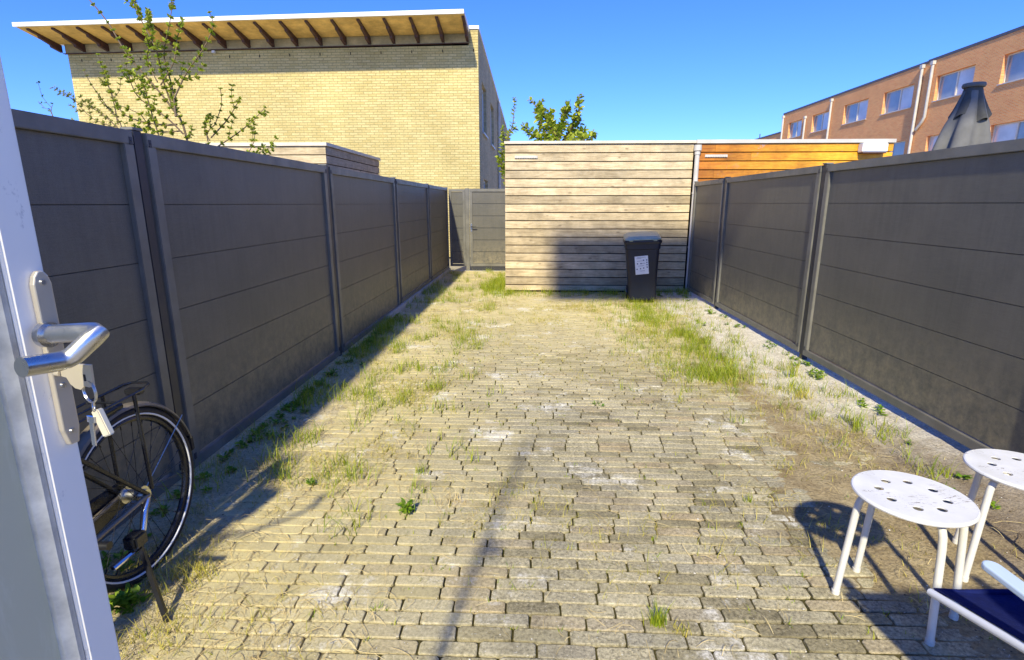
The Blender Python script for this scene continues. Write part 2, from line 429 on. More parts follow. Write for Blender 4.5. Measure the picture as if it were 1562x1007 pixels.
def build_ground():
    # big ground sheet, with the yard's finely modelled soil as a patch of its own above
    me = MB(); me.add([(-150, -60, -.045), (150, -60, -.045), (150, 220, -.045), (-150, 220, -.045)], [(0, 1, 2, 3)])
    g = me.build('ground', simple('neighbourhood_ground', (.34, .30, .20), .95, 0, .3, .6, .3, 6)); tag(g, kind='structure')
    x0, x1, y0, y1 = -2.05, 2.75, .3, 12.0
    def grid(xs, ys):
        V = [(x, y, fill_h(x, y)) for y in ys for x in xs]
        nx = len(xs)
        F = [(j*nx+i, j*nx+i+1, (j+1)*nx+i+1, (j+1)*nx+i) for j in range(len(ys)-1) for i in range(nx-1)]
        return V, F
    xs = np.linspace(x0, x1, 240)
    ys = [y0]
    while ys[-1] < y1: ys.append(ys[-1]+.014+.0035*max(0, ys[-1]-1))
    V, F = grid(list(xs), ys)
    o = raw('soil', V, F, M['ground']); tag(o, kind='structure')
    for p in o.data.polygons: p.use_smooth = True
    # skirt side so that the soil patch is not open at the edge
build_ground()

def paver_mat():
    t = NT('grey_clinker_pavers')
    rp = t.n('ShaderNodeNewGeometry').outputs['Random Per Island']
    n1 = t.noise(75, None, 7, .8); n2 = t.noise(5, None, 5, .65); big = t.noise(.9, None, 4, .6)
    dk = t.ramp(t.noise(1.9, t.mapped((1, 1, 1), (0, 0, .7)), 7, .72), [(.36, .68), (.52, 1.0)])
    c = t.ramp(rp, [(0, (.27, .23, .13)), (.3, (.42, .365, .22)), (.6, (.51, .445, .275)), (.8, (.38, .34, .23)), (1, (.44, .35, .20))])
    c = t.mix(1.0, c, t.ramp(t.noise(1.6, None, 5, .7), [(.3, .80), (.7, 1.12)]), 'MULTIPLY')
    c = t.mix(1.0, c, t.ramp(n1, [(.36, .40), (.5, 1.0), (.64, 1.50)]), 'MULTIPLY')
    c = t.mix(t.ramp(n2, [(.50, 0.0), (.75, .5)]), c, (.56, .49, .28))
    c = t.mix(1.0, c, dk, 'MULTIPLY')
    # yellowish film of dust and dead moss on the left side and towards the back
    sp = t.n('ShaderNodeSeparateXYZ'); t.l(t.co.outputs['Object'], sp.inputs[0])
    w = t.math('MULTIPLY', t.math('SUBTRACT', big, .5), 1.4)
    a = t.n('ShaderNodeMapRange'); t.l(t.math('ADD', sp.outputs[0], w), a.inputs[0]); a.inputs[1].default_value = .1; a.inputs[2].default_value = -1.2
    b = t.n('ShaderNodeMapRange'); t.l(t.math('ADD', sp.outputs[1], w), b.inputs[0]); b.inputs[1].default_value = 3.6; b.inputs[2].default_value = 7.0
    yel = t.math('MAXIMUM', a.outputs[0], b.outputs[0])
    c = t.mix(t.math('MULTIPLY', yel, t.ramp(n2, [(.25, .45), (.6, .9)])), c, (.64, .54, .26))
    # pale mortar stains
    st = t.ramp(t.noise(2.1, None, 7, .72), [(.56, 0.0), (.64, 1.0)])
    c = t.mix(t.math('MULTIPLY', st, t.ramp(n1, [(.4, .2), (.6, 1.0)])), c, (.80, .76, .64))
    # small white grit
    gr = t.ramp(t.noise(120, None, 2, .5), [(.70, 0.0), (.74, 1.0)])
    c = t.mix(t.math('MULTIPLY', gr, .8), c, (.75, .72, .62))
    pit = t.ramp(t.noise(85, None, 3, .6), [(.28, 1.0), (.34, 0.0)])
    c = t.mix(t.math('MULTIPLY', pit, .6), c, (.08, .065, .04))
    return t.out(c, .85, t.mix(.4, n1, t.noise(150, None, 4, .7)), .9, .006, spec=.2)
M['paver'] = paver_mat()

def build_paving():
    V = []; F = []
    r = random.Random(3)
    y = .9; row = 0
    BH, BL = .0635, .198
    while y < 11.85:
        xL, xR = -1.8, 2.3
        if y > 8.9: xR = -.5
        x = xL - r.random()*BL
        x += (0 if row % 2 else BL*.5)
        h = BH*(1+r.uniform(-.02, .02))
        while x < xR:
            L = BL*(1+r.uniform(-.035, .03))
            g = .0058+r.random()*.0042
            wav = .012*nz(x, y, .9, 30)
            ang = r.gauss(0, .009); cz = .0045*nz(x, y, 1.2, 31)+r.gauss(0, .0013)
            tx, ty = r.gauss(0, .007), r.gauss(0, .013)
            cx, cy = x+L/2, y+h/2+wav
            hx, hy = L/2-g/2, h/2-g/2
            b = len(V); ca, sa = math.cos(ang), math.sin(ang)
            ring = []
            for (ins, dz) in ((0, -.03), (0, -.0038), (.0010, -.0010), (.0032, 0)):
                cc = .007+ins*.8       # cut corners
                ax, ay = hx-ins, hy-ins
                pts = [(-ax+cc, -ay), (ax-cc, -ay), (ax, -ay+cc), (ax, ay-cc), (ax-cc, ay), (-ax+cc, ay), (-ax, ay-cc), (-ax, -ay+cc)]
                for px, py in pts:
                    px += r.uniform(-.0016, .0016); py += r.uniform(-.0013, .0013)
                    V.append((cx+px*ca-py*sa, cy+px*sa+py*ca, cz+dz+px*tx+py*ty))
            for k in range(3):
                for i in range(8):
                    j = (i+1) % 8
                    F.append((b+k*8+i, b+k*8+j, b+k*8+8+j, b+k*8+8+i))
            t0 = b+24
            F += [(t0, t0+1, t0+2, t0+3), (t0, t0+3, t0+4, t0+7), (t0+7, t0+4, t0+5, t0+6)]
            x += L
        y += h; row += 1
    o = raw('paving', V, F, M['paver']); tag(o, kind='structure')
    for p in o.data.polygons: p.use_smooth = False
build_paving()

# ------------------------------------------------------------------ walls with openings
def wall_openings(mb, axis, plane, thick, u0, u1, z0, z1, openings, facing):
    """a wall slab in a vertical plane with rectangular holes. axis 'x': u = x, plane is y. facing -1/+1 = the outside"""
    us = sorted({u0, u1, *[o[0] for o in openings], *[o[1] for o in openings]})
    zs = sorted({z0, z1, *[o[2] for o in openings], *[o[3] for o in openings]})
    def hole(a, b):
        return any(o[0]-1e-6 < a < o[1]+1e-6 and o[2]-1e-6 < b < o[3]+1e-6 for o in openings)
    back = plane-facing*thick
    def P(u, d, z): return (u, d, z) if axis == 'x' else (d, u, z)
    for i in range(len(us)-1):
        for j in range(len(zs)-1):
            cu, cz = (us[i]+us[i+1])/2, (zs[j]+zs[j+1])/2
            if hole(cu, cz): continue
            for d in (plane, back):
                mb.add([P(us[i], d, zs[j]), P(us[i+1], d, zs[j]), P(us[i+1], d, zs[j+1]), P(us[i], d, zs[j+1])], [(0, 1, 2, 3)])
            for (a, b, c, d_) in ((us[i], zs[j], us[i], zs[j+1]), (us[i+1], zs[j], us[i+1], zs[j+1]), (us[i], zs[j], us[i+1], zs[j]), (us[i], zs[j+1], us[i+1], zs[j+1])):
                mu, mz = (a+c)/2, (b+d_)/2
                ox = mu+(mu-cu)*.02 if a == c else mu
                oz = mz+(mz-cz)*.02 if b == d_ else mz
                out = ox < u0 or ox > u1 or oz < z0 or oz > z1 or hole(ox, oz)
                if out: mb.add([P(a, plane, b), P(c, plane, d_), P(c, back, d_), P(a, back, b)], [(0, 1, 2, 3)])
    return mb

def window(parent, axis, plane, facing, u0, u1, z0, z1, mull=True, inset=.10, panemat=None, fmat=None, sill=True, fw=.06):
    """frame > pane(s) set back in the opening; sill in front"""
    def BX(mb, ua, ub, da, db, za, zb):
        a = plane-facing*da; b = plane-facing*db
        if axis == 'x': mb.box((ua, a, za), (ub, b, zb))
        else: mb.box((a, ua, za), (b, ub, zb))
    fr = MB(); e = .003
    BX(fr, u0+e, u1-e, inset, inset+.07, z1-fw, z1-e); BX(fr, u0+e, u1-e, inset, inset+.07, z0+e, z0+fw)
    BX(fr, u0+e, u0+fw, inset, inset+.07, z0+fw, z1-fw); BX(fr, u1-fw, u1-e, inset, inset+.07, z0+fw, z1-fw)
    um = (u0+u1)/2
    if mull: BX(fr, um-.045, um+.045, inset-.004, inset+.07, z0+fw, z1-fw)
    f = fr.build('window', fmat or M['cream'], parent)
    spans = [(u0+fw, um-.045), (um+.045, u1-fw)] if mull else [(u0+fw, u1-fw)]
    for k, (a, b) in enumerate(spans):
        p = MB(); BX(p, a+.001, b-.001, inset+.03, inset+.04, z0+fw+.001, z1-fw-.001)
        pm = panemat[k] if isinstance(panemat, (list, tuple)) else (panemat or M['pane'])
        p.build('pane', pm, f)
    if sill:
        s = MB(); BX(s, u0-.04, u1+.04, -.055, inset-.002, z0-.05, z0-.002); s.build('sill', M['pipe_white'], f)
    return f

# ------------------------------------------------------------------ yellow brick house
def yellow_house():
    Y0 = 15.0; xl, xr = -12.35, -1.475
    h = thing('brick_house', 'yellow brick house with a flat projecting roof on dark brackets', 'house', (0, 0, 0))
    m = MB()
    # front wall, its top following the slightly rising eave
    m.prism([(xl, 0), (xr, 0), (xr, 5.76), (xr-.24, 5.755), (xr-.241, 5.40), (xl, 5.31)], Y0, Y0+.3, 'y')
    m.build('front_wall', M['ybrick_x'], h)
    # side wall, slopes down to the back
    sd = MB()
    wins = [(15.95, 17.30, 3.42, 4.74), (18.95, 20.35, 3.40, 4.72), (16.2, 17.6, .95, 2.15)]
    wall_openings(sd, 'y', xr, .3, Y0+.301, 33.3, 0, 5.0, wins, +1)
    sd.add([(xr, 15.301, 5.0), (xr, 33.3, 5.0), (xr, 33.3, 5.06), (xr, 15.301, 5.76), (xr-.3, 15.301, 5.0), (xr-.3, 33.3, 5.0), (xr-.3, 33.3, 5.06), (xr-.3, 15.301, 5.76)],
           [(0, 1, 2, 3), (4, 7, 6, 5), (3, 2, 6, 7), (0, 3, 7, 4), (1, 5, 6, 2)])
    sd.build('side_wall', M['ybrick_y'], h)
    for w in wins:
        window(h, 'y', xr, +1, *w, mull=False, inset=.09, fmat=M['white_metal'])
    MB().box((xl, 33.0, 0), (xr-.31, 33.3, 5.0)).build('rear_wall', M['ybrick_x'], h)
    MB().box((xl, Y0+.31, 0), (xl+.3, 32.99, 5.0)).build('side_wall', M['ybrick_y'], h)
    # main roof slab falling to the back
    rf = MB(); rf.add([(xl, 15.05, 5.55), (xr-.31, 15.05, 5.62), (xr-.31, 32.9, 4.95), (xl, 32.9, 4.95), (xl, 15.05, 5.40), (xr-.31, 15.05, 5.5), (xr-.31, 32.9, 4.85), (xl, 32.9, 4.85)],
                      [(0, 1, 2, 3), (7, 6, 5, 4), (0, 4, 5, 1), (1, 5, 6, 2), (2, 6, 7, 3), (3, 7, 4, 0)])
    rf.build('roof', M['bitumen'], h)
    cp = MB()
    cp.add([(xr-.33, 15.0-.03, 5.77), (xr+.03, 15.0-.03, 5.77), (xr+.03, 33.35, 5.07), (xr-.33, 33.35, 5.07), (xr-.33, 14.97, 5.85), (xr+.03, 14.97, 5.85), (xr+.03, 33.35, 5.15), (xr-.33, 33.35, 5.15)],
           [(0, 3, 2, 1), (4, 5, 6, 7), (0, 1, 5, 4), (1, 2, 6, 5), (2, 3, 7, 6), (3, 0, 4, 7)])
    cp.build('coping', M['white_fascia'], h)
    # eave: plywood soffit rising outwards, white front edge
    def zt(x): return .15*(x-xl)/(xr-xl)          # rise of the eave to the right
    xa, xb = -12.68, -1.70
    def slab(name, x0, x1, pts, mat):
        mb = MB(); n = len(pts); vs = []
        for x in (x0, x1): vs += [(x, y, z+zt(x)) for y, z in pts]
        mb.add(vs, [tuple(range(n))[::-1], tuple(range(n, 2*n))]+[(i, (i+1) % n, n+(i+1) % n, n+i) for i in range(n)])
        return mb.build(name, mat, h)
    slab('soffit', xa, xb, [(13.94, 5.655), (15.0-.12, 5.50), (14.88, 5.54), (13.94, 5.69)], M['soffit'])
    slab('roof_edge', xa-.01, xb+.01, [(13.88, 5.645), (13.938, 5.645), (13.938, 5.692), (14.88, 5.542), (15.4, 5.60), (15.4, 5.66), (13.88, 5.735)], M['white_fascia'])
    slab('frieze', xl+.0, xb-.02, [(14.94, 5.30), (14.998, 5.30), (14.998, 5.55), (14.94, 5.55)], M['frieze'])
    slab('frieze_ledge', xl-.06, xb, [(14.915, 5.286), (14.998, 5.286), (14.998, 5.298), (14.915, 5.298)], M['dark_wood'])
    xs = [-12.45+k*(10.72/17) for k in range(18)]
    for x in xs:
        mb = MB(); y0, y1 = 14.02, 14.935
        pts = [(y0, 5.64), (y0, 5.60), (14.30, 5.55), (14.32, 5.50), (14.62, 5.42), (14.64, 5.37), (y1, 5.315), (y1, 5.49)]
        z = zt(x)
        mb.prism([(a, b+z) for a, b in pts], x-.035, x+.035, 'x')
        mb.build('bracket', M['dark_wood'], h)
    for k in range(14): MB().box((-12.0+k*.80, 14.992, 5.10+zt(-12+k*.8)), (-12.0+k*.80+.022, 14.9995, 5.165+zt(-12+k*.8))).build('weep_vent', M['gap_dark'], h)
    MB().tube([(xr+.06, 22.4, 5.35), (xr+.06, 22.4, 0)], .055, 10).build('drainpipe', M['pipe_white'], h)
    lm = MB()
    lm.lathe([(0.0, 0), (.05, .0), (.05, .05), (0, .07)], 12, Matrix.Translation((-8.35, 14.90, 5.26)))
    lm.build('wall_lamp', M['white_metal'], h)
yellow_house()

# ------------------------------------------------------------------ orange brick row
def row_house(y0, y1, label, wins, pipes, top=8.86, zt=0, dark=0, lower=True, end=False):
    X = 21.0
    h = thing('row_house', label, 'house', (0, 0, 0), group='houses of the orange brick row')
    ops = []
    for a, b in wins:
        ops.append((a, b, 6.72, 7.95))
        if lower: ops += [(a, b, 3.75, 4.98), (a, b, .9, 2.3)]
    m = MB(); wall_openings(m, 'y', X, .3, y0, y1, 0, top-.1, ops, -1); m.build('front_wall', M['obrick_y'], h)
    if end: MB().box((X+.001, y1-.3, 0), (X+9, y1-.0, top-.1)).build('end_wall', M['obrick_x'], h)
    MB().box((X+8.7, y0, 0), (X+9, y1-.31, top-.1)).build('rear_wall', M['obrick_y'], h)
    MB().box((X-.03, y0, top-.098), (X+9, y1, top+.03)).build('roof', M['roof_dark'], h)
    for k, o in enumerate(ops):
        pm = [M['pane'], M['pane_curtain']] if (k % 3) == 1 else ([M['pane_curtain'], M['pane']] if k % 3 == 0 else M['pane'])
        window(h, 'y', X, -1, *o, mull=True, inset=.16, panemat=pm)
    for p in pipes:
        MB().tube(p, .075, 10).build('drainpipe', M['pipe_white'], h)
        MB().box((p[0][0]-.09, p[0][1]-.10, p[0][2]-.02), (p[0][0]+.08, p[0][1]+.10, p[0][2]+.16)).build('rain_hopper', M['pipe_white'], h)
    return h
PX = 20.90
row_house(40.80, 49.3, 'farthest tall house of the orange brick row, beside the lower end building', [(41.8, 44.2), (45.85, 48.1)],
          [[(PX, 49.05, 8.5), (PX, 49.05, 0)], [(PX, 45.15, 7.9), (PX, 45.15, 0)], [(PX, 41.5, 8.5), (PX, 41.5, 0)]], end=True)
row_house(32.12, 40.798, 'middle house of the orange brick row with two upper windows above the orange shed', [(33.0, 35.65), (37.2, 39.9)],
          [[(PX, 32.4, 8.6), (PX, 32.4, 0)]])
row_house(23.4, 32.118, 'nearest house of the orange brick row, rising behind the closed parasol', [(24.6, 27.15), (28.75, 31.28)],
          [[(PX, 31.6, 8.6), (PX, 31.6, 6.0), (PX, 31.75, 5.75), (PX, 32.15, 5.4)]], top=8.90)
def low_block():
    h = thing('row_house', 'lower flat-roofed brick building at the far end of the orange row', 'house', (0, 0, 0), group='houses of the orange brick row')
    m = MB(); wall_openings(m, 'y', 21.05, .3, 49.32, 60, 0, 7.35, [(50.2, 51.2, 6.0, 7.0)], -1); m.build('front_wall', M['obrick_y'], h)
    MB().box((21.36, 49.32, 0), (29, 59.9, 7.3)).build('core_wall', M['obrick_x'], h)
    MB().box((21.0, 49.31, 7.352), (29.1, 60, 7.47)).build('roof', M['roof_dark'], h)
    window(h, 'y', 21.05, -1, 50.2, 51.2, 6.0, 7.0, mull=False)
    MB().tube([(22, 56.5, 7.45), (22, 56.5, 8.1)], .05, 8).build('flue', M['roof_dark'], h)
low_block()

# ------------------------------------------------------------------ timber sheds
def boards(mb, axis, plane, facing, u0, u1, z0, z1, pitch=.1325, gap=.014, t=.020, seed=1, joints=()):
    r = random.Random(seed); z = z1
    while z > z0+.01:
        zb = max(z-pitch+gap, z0)
        segs = [u0]+[j for j in joints if r.random() < .3]+[u1]
        for a, b in zip(segs[:-1], segs[1:]):
            dt = r.uniform(-.0015, .0015)
            p, q = plane+facing*(0+dt), plane-facing*t
            # tapered board: bottom edge a little proud
            c = .003
            P = [(p, zb+c), (p, z-c), (p-facing*c, z), (q, z), (q, zb), (p-facing*c, zb)]
            if axis == 'x': mb.prism([(d, zz) for d, zz in P], a+.001, b-.001, 'x')
            else: mb.prism([(d, zz) for d, zz in P], a+.001, b-.001, 'y')
        z -= pitch

def timber_shed():
    h = thing('timber_shed', 'weathered horizontal timber shed with a pale roof edge at the end of the yard', 'shed', (0, 0, 0))
    x0, x1, Y = -.475, 2.50, 9.0
    mb = MB(); boards(mb, 'x', Y, -1, x0, x1, .03, 2.365, seed=4); mb.build('front_boards', M['timber'], h)
    mb = MB(); boards(mb, 'y', x0+.0, -1, Y+.026, 12.0, .03, 2.365, seed=5); mb.build('side_boards', M['timber_side'], h)
    MB().box((x0+.03, Y+.03, 0), (x1, 12.0, 2.35)).build('core_wall', M['gap_dark'], h)
    MB().box((x0-.012, Y-.03, 2.378), (x1+.03, 12.03, 2.418)).build('roof_edge', M['cream_trim'], h)
    v = MB(); v.box((-.32, Y-.018, 2.158), (.045, Y-.002, 2.196))
    for k in range(9): v.box((-.31+k*.039, Y-.024, 2.162), (-.31+k*.039+.02, Y-.0185, 2.192))
    v.build('vent', M['pipe_white'], h)
timber_shed()
def orange_shed():
    h = thing('timber_shed', 'orange varnished timber shed with peeling top boards behind the right fence', 'shed', (0, 0, 0))
    x0, x1, Y = 2.60, 5.56, 9.0
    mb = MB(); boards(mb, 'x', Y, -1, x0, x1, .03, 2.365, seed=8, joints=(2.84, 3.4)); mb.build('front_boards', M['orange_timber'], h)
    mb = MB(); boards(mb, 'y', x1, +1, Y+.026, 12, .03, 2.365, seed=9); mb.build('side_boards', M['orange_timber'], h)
    MB().box((x0, Y+.03, 0), (x1-.03, 12, 2.35)).build('core_wall', M['gap_dark'], h)
    MB().box((x0-.065, Y-.03, 2.373), (x1+.012, 12.03, 2.427)).build('roof_edge', M['pipe_white'], h)
    v = MB(); v.box((2.68, Y-.018, 2.165), (3.03, Y-.002, 2.205))
    for k in range(9): v.box((2.69+k*.038, Y-.024, 2.169), (2.69+k*.038+.02, Y-.0185, 2.201))
    v.build('vent', M['pipe_white'], h)
    l = MB(); l.box((5.02, Y-.14, 2.225), (5.40, Y-.002, 2.36), .012)
    lo = l.build('wall_lamp', M['white_metal'], h)
    MB().box((5.035, Y-.13, 2.208), (5.385, Y-.01, 2.224)).build('lamp_base', M['dark_wood'], lo)
orange_shed()
def downpipe():
    h = thing('drainpipe', 'pale drainpipe in the corner between the weathered and the orange shed', 'pipe', (0, 0, 0))
    x = 2.548
    MB().tube([(x, 8.945, 2.24), (x, 8.945, .02)], .036, 14).build('pipe', M['pipe_white'], h)
    MB().tube([(x, 8.945, 2.20), (x, 8.945, 2.25), (x, 8.945, 2.26), (x, 8.945, 2.345)], [.044, .044, .06, .06], 14).build('rain_hopper', M['pipe_white'], h)
    b = MB()
    for z in (.75, 1.6): b.tube([(x, 8.945, z), (x, 8.945, z+.03)], .042, 14)
    b.build('bracket', M['pipe_white'], h)
downpipe()
def left_shed():
    h = thing('timber_shed', 'neighbour\'s small greyed timber shed showing above the left fence', 'shed', (0, 0, 0))
    x1, Y = -3.40, 9.05
    mb = MB(); boards(mb, 'x', Y, -1, -7.0, x1, .03, 2.36, pitch=.14, seed=14); mb.build('front_boards', M['timber'], h)
    mb = MB(); boards(mb, 'y', x1, +1, Y+.026, 12.15, .03, 2.36, pitch=.14, seed=15); mb.build('side_boards', M['timber_side'], h)
    MB().box((-6.97, Y+.03, 0), (x1-.03, 12.15, 2.34)).build('core_wall', M['gap_dark'], h)
    MB().box((-7.02, Y-.03, 2.367), (x1+.03, 12.18, 2.42)).build('roof_edge', M['cream_trim'], h)
left_shed()

# ------------------------------------------------------------------ fences
def post_to(parent, x, y, facing):
    p = MB()
    p.box((x-.025*1, y-.030, -.02), (x+.025, y+.030, 1.785), .003)
    o = p.build('post', M['fence_slot'], parent)
    cap = MB().box((x-.03, y-.034, 1.786), (x+.03, y+.034, 1.797)); cap.build('post_cap', M['fence_metal'], o)
    return o
def bay(parent, xf, y0, y1, facing, gap0=.075, gap1=.075, nb=6, z0=.075, zoff=0):
    """one infill panel in the plane x = xf (face of its frame), seen from the yard side 'facing'"""
    a, b = y0+gap0, y1-gap1; zt = 1.78; fw = .062; d = .045
    def X(t): return xf-facing*t
    z0 += zoff
    if facing == 1 and y1 < 8: z0 -= .05
    bd = MB(); n = nb; H = (zt-fw)-(z0+fw)
    for k in range(n):
        za = z0+fw+H*k/n; zb = z0+fw+H*(k+1)/n
        bd.box((X(.022), a+fw-.004, za+.0014), (X(.040), b-fw+.004, zb-.0014), .0012)
    p = bd.build('panel', M['fence_board'], parent)
    bk = MB().box((X(.034), a+fw, z0+fw), (X(.036), b-fw, zt-fw))
    bk.build('panel_core', M['fence_slot'], p)
    f = MB()
    f.box((X(0), a, zt-fw), (X(d), b, zt), .003); f.box((X(0.0), a, z0), (X(d), b, z0+fw*.9), .003)
    f.box((X(0.001), a, z0+fw*.9), (X(d), a+fw, zt-fw), .003); f.box((X(0.001), b-fw, z0+fw*.9), (X(d), b, zt-fw), .003)
    fo = f.build('panel_frame', M['fence_metal'], p)
    for yy, s in ((a, 1), (b, -1)):
        for zz in (zt-.065, z0+.05):
            c = MB(); c.box((X(-.002), yy+s*.010, zz), (X(.001), yy+s*.028, zz+.035), .0)
            c.tube([(X(-.004), yy+s*.019, zz+.018), (X(.0), yy+s*.019, zz+.018)], .004, 8)
            c.build('clip', M['fence_slot'], p)
    return p
def left_fence():
    f = thing('privacy_fence', 'long dark grey panel fence on the left side of the yard, behind the bicycle', 'fence', (0, 0, 0))
    ys = [.15, 2.60, 4.985, 7.40, 9.72, 11.86]; xf = -1.86
    for y in ys: post_to(f, xf-.035, y, 1)
    for a, b in zip(ys[:-1], ys[1:]): bay(f, xf, a, b, 1, .045, .045)
    return f
left_fence()
def right_fence():
    f = thing('privacy_fence', 'dark grey panel fence on the right side of the yard, ending at the pale drainpipe', 'fence', (0, 0, 0))
    ys = [.05, 2.52, 5.0, 7.50, 8.93]; xf = 2.52
    for y in ys: post_to(f, xf+.035, y, -1)
    for a, b in zip(ys[:-1], ys[1:]): bay(f, xf, a, b, -1, .045, .045)
right_fence()
# concrete edging under the far half of the left fence
e = MB()
yy = 6.6
while yy < 11.8:
    e.box((-1.90, yy, -.05), (-1.835, min(yy+.995, 11.82), .072), .006); yy += 1.0
tag(e.build('edging', M['concrete']), 'strip of pale concrete edging under the far half of the left fence', 'kerb')

def gate():
    g = thing('garden_gate', 'dark grey boarded garden gate with a lever handle at the far end of the yard', 'gate', (0, 0, 0))
    Y = 11.9
    def frame(mb, x0, x1, z0, z1, fw=.06, d=.045):
        mb.box((x0, Y, z1-fw), (x1, Y+d, z1), .003); mb.box((x0, Y, z0), (x1, Y+d, z0+fw), .003)
        mb.box((x0, Y+.001, z0+fw), (x0+fw, Y+d, z1-fw), .003); mb.box((x1-fw, Y+.001, z0+fw), (x1, Y+d, z1-fw), .003)
    def bds(mb, x0, x1, z0, z1, n=6):
        H = (z1-z0)/n
        for k in range(n): mb.box((x0, Y+.02, z0+H*k+.004), (x1, Y+.038, z0+H*(k+1)-.004), .003)
    # fixed narrow side panel
    s = MB(); bds(s, -1.80, -1.55, .16, 1.70); so = s.build('side_panel', M['fence_board'], g)
    f = MB(); frame(f, -1.85, -1.50, .10, 1.755, .05); f.build('side_frame', M['fence_metal'], so)
    for x in (-1.455, -.34):
        MB().box((x-.04, Y-.012, -.02), (x+.04, Y+.06, 1.775), .004).build('post', M['fence_metal'], g)
    l = MB(); bds(l, -1.35, -.44, .16, 1.71); lo = l.build('gate_leaf', M['fence_board'], g)
    MB().box((-1.35, Y+.026, .16), (-.44, Y+.032, 1.71)).build('leaf_core', M['fence_slot'], lo)
    MB().box((-1.80, Y+.026, .16), (-1.55, Y+.032, 1.70)).build('panel_core', M['fence_slot'], so)
    f = MB(); frame(f, -1.405, -.39, .10, 1.765, .062); f.build('leaf_frame', M['fence_metal'], lo)
    MB().box((-1.40, Y+.012, .0), (-.39, Y+.03, .095)).build('sill_board', M['fence_slot'], lo)
    MB().box((-1.386, Y-.008, .86), (-1.354, Y-.001, 1.03), .003).build('lock_plate', M['steel'], lo)
    MB().tube([(-1.37, Y-.005, .965), (-1.37, Y-.055, .965), (-1.35, Y-.06, .965), (-1.255, Y-.06, .965)], .010, 10).build('handle', M['black_plastic'], lo)
gate()
tag(MB().box((-1.82, 11.84, -.04), (-.40, 12.02, .004), .003).build('threshold', M['concrete']), 'pale concrete threshold strip below the garden gate', 'threshold')

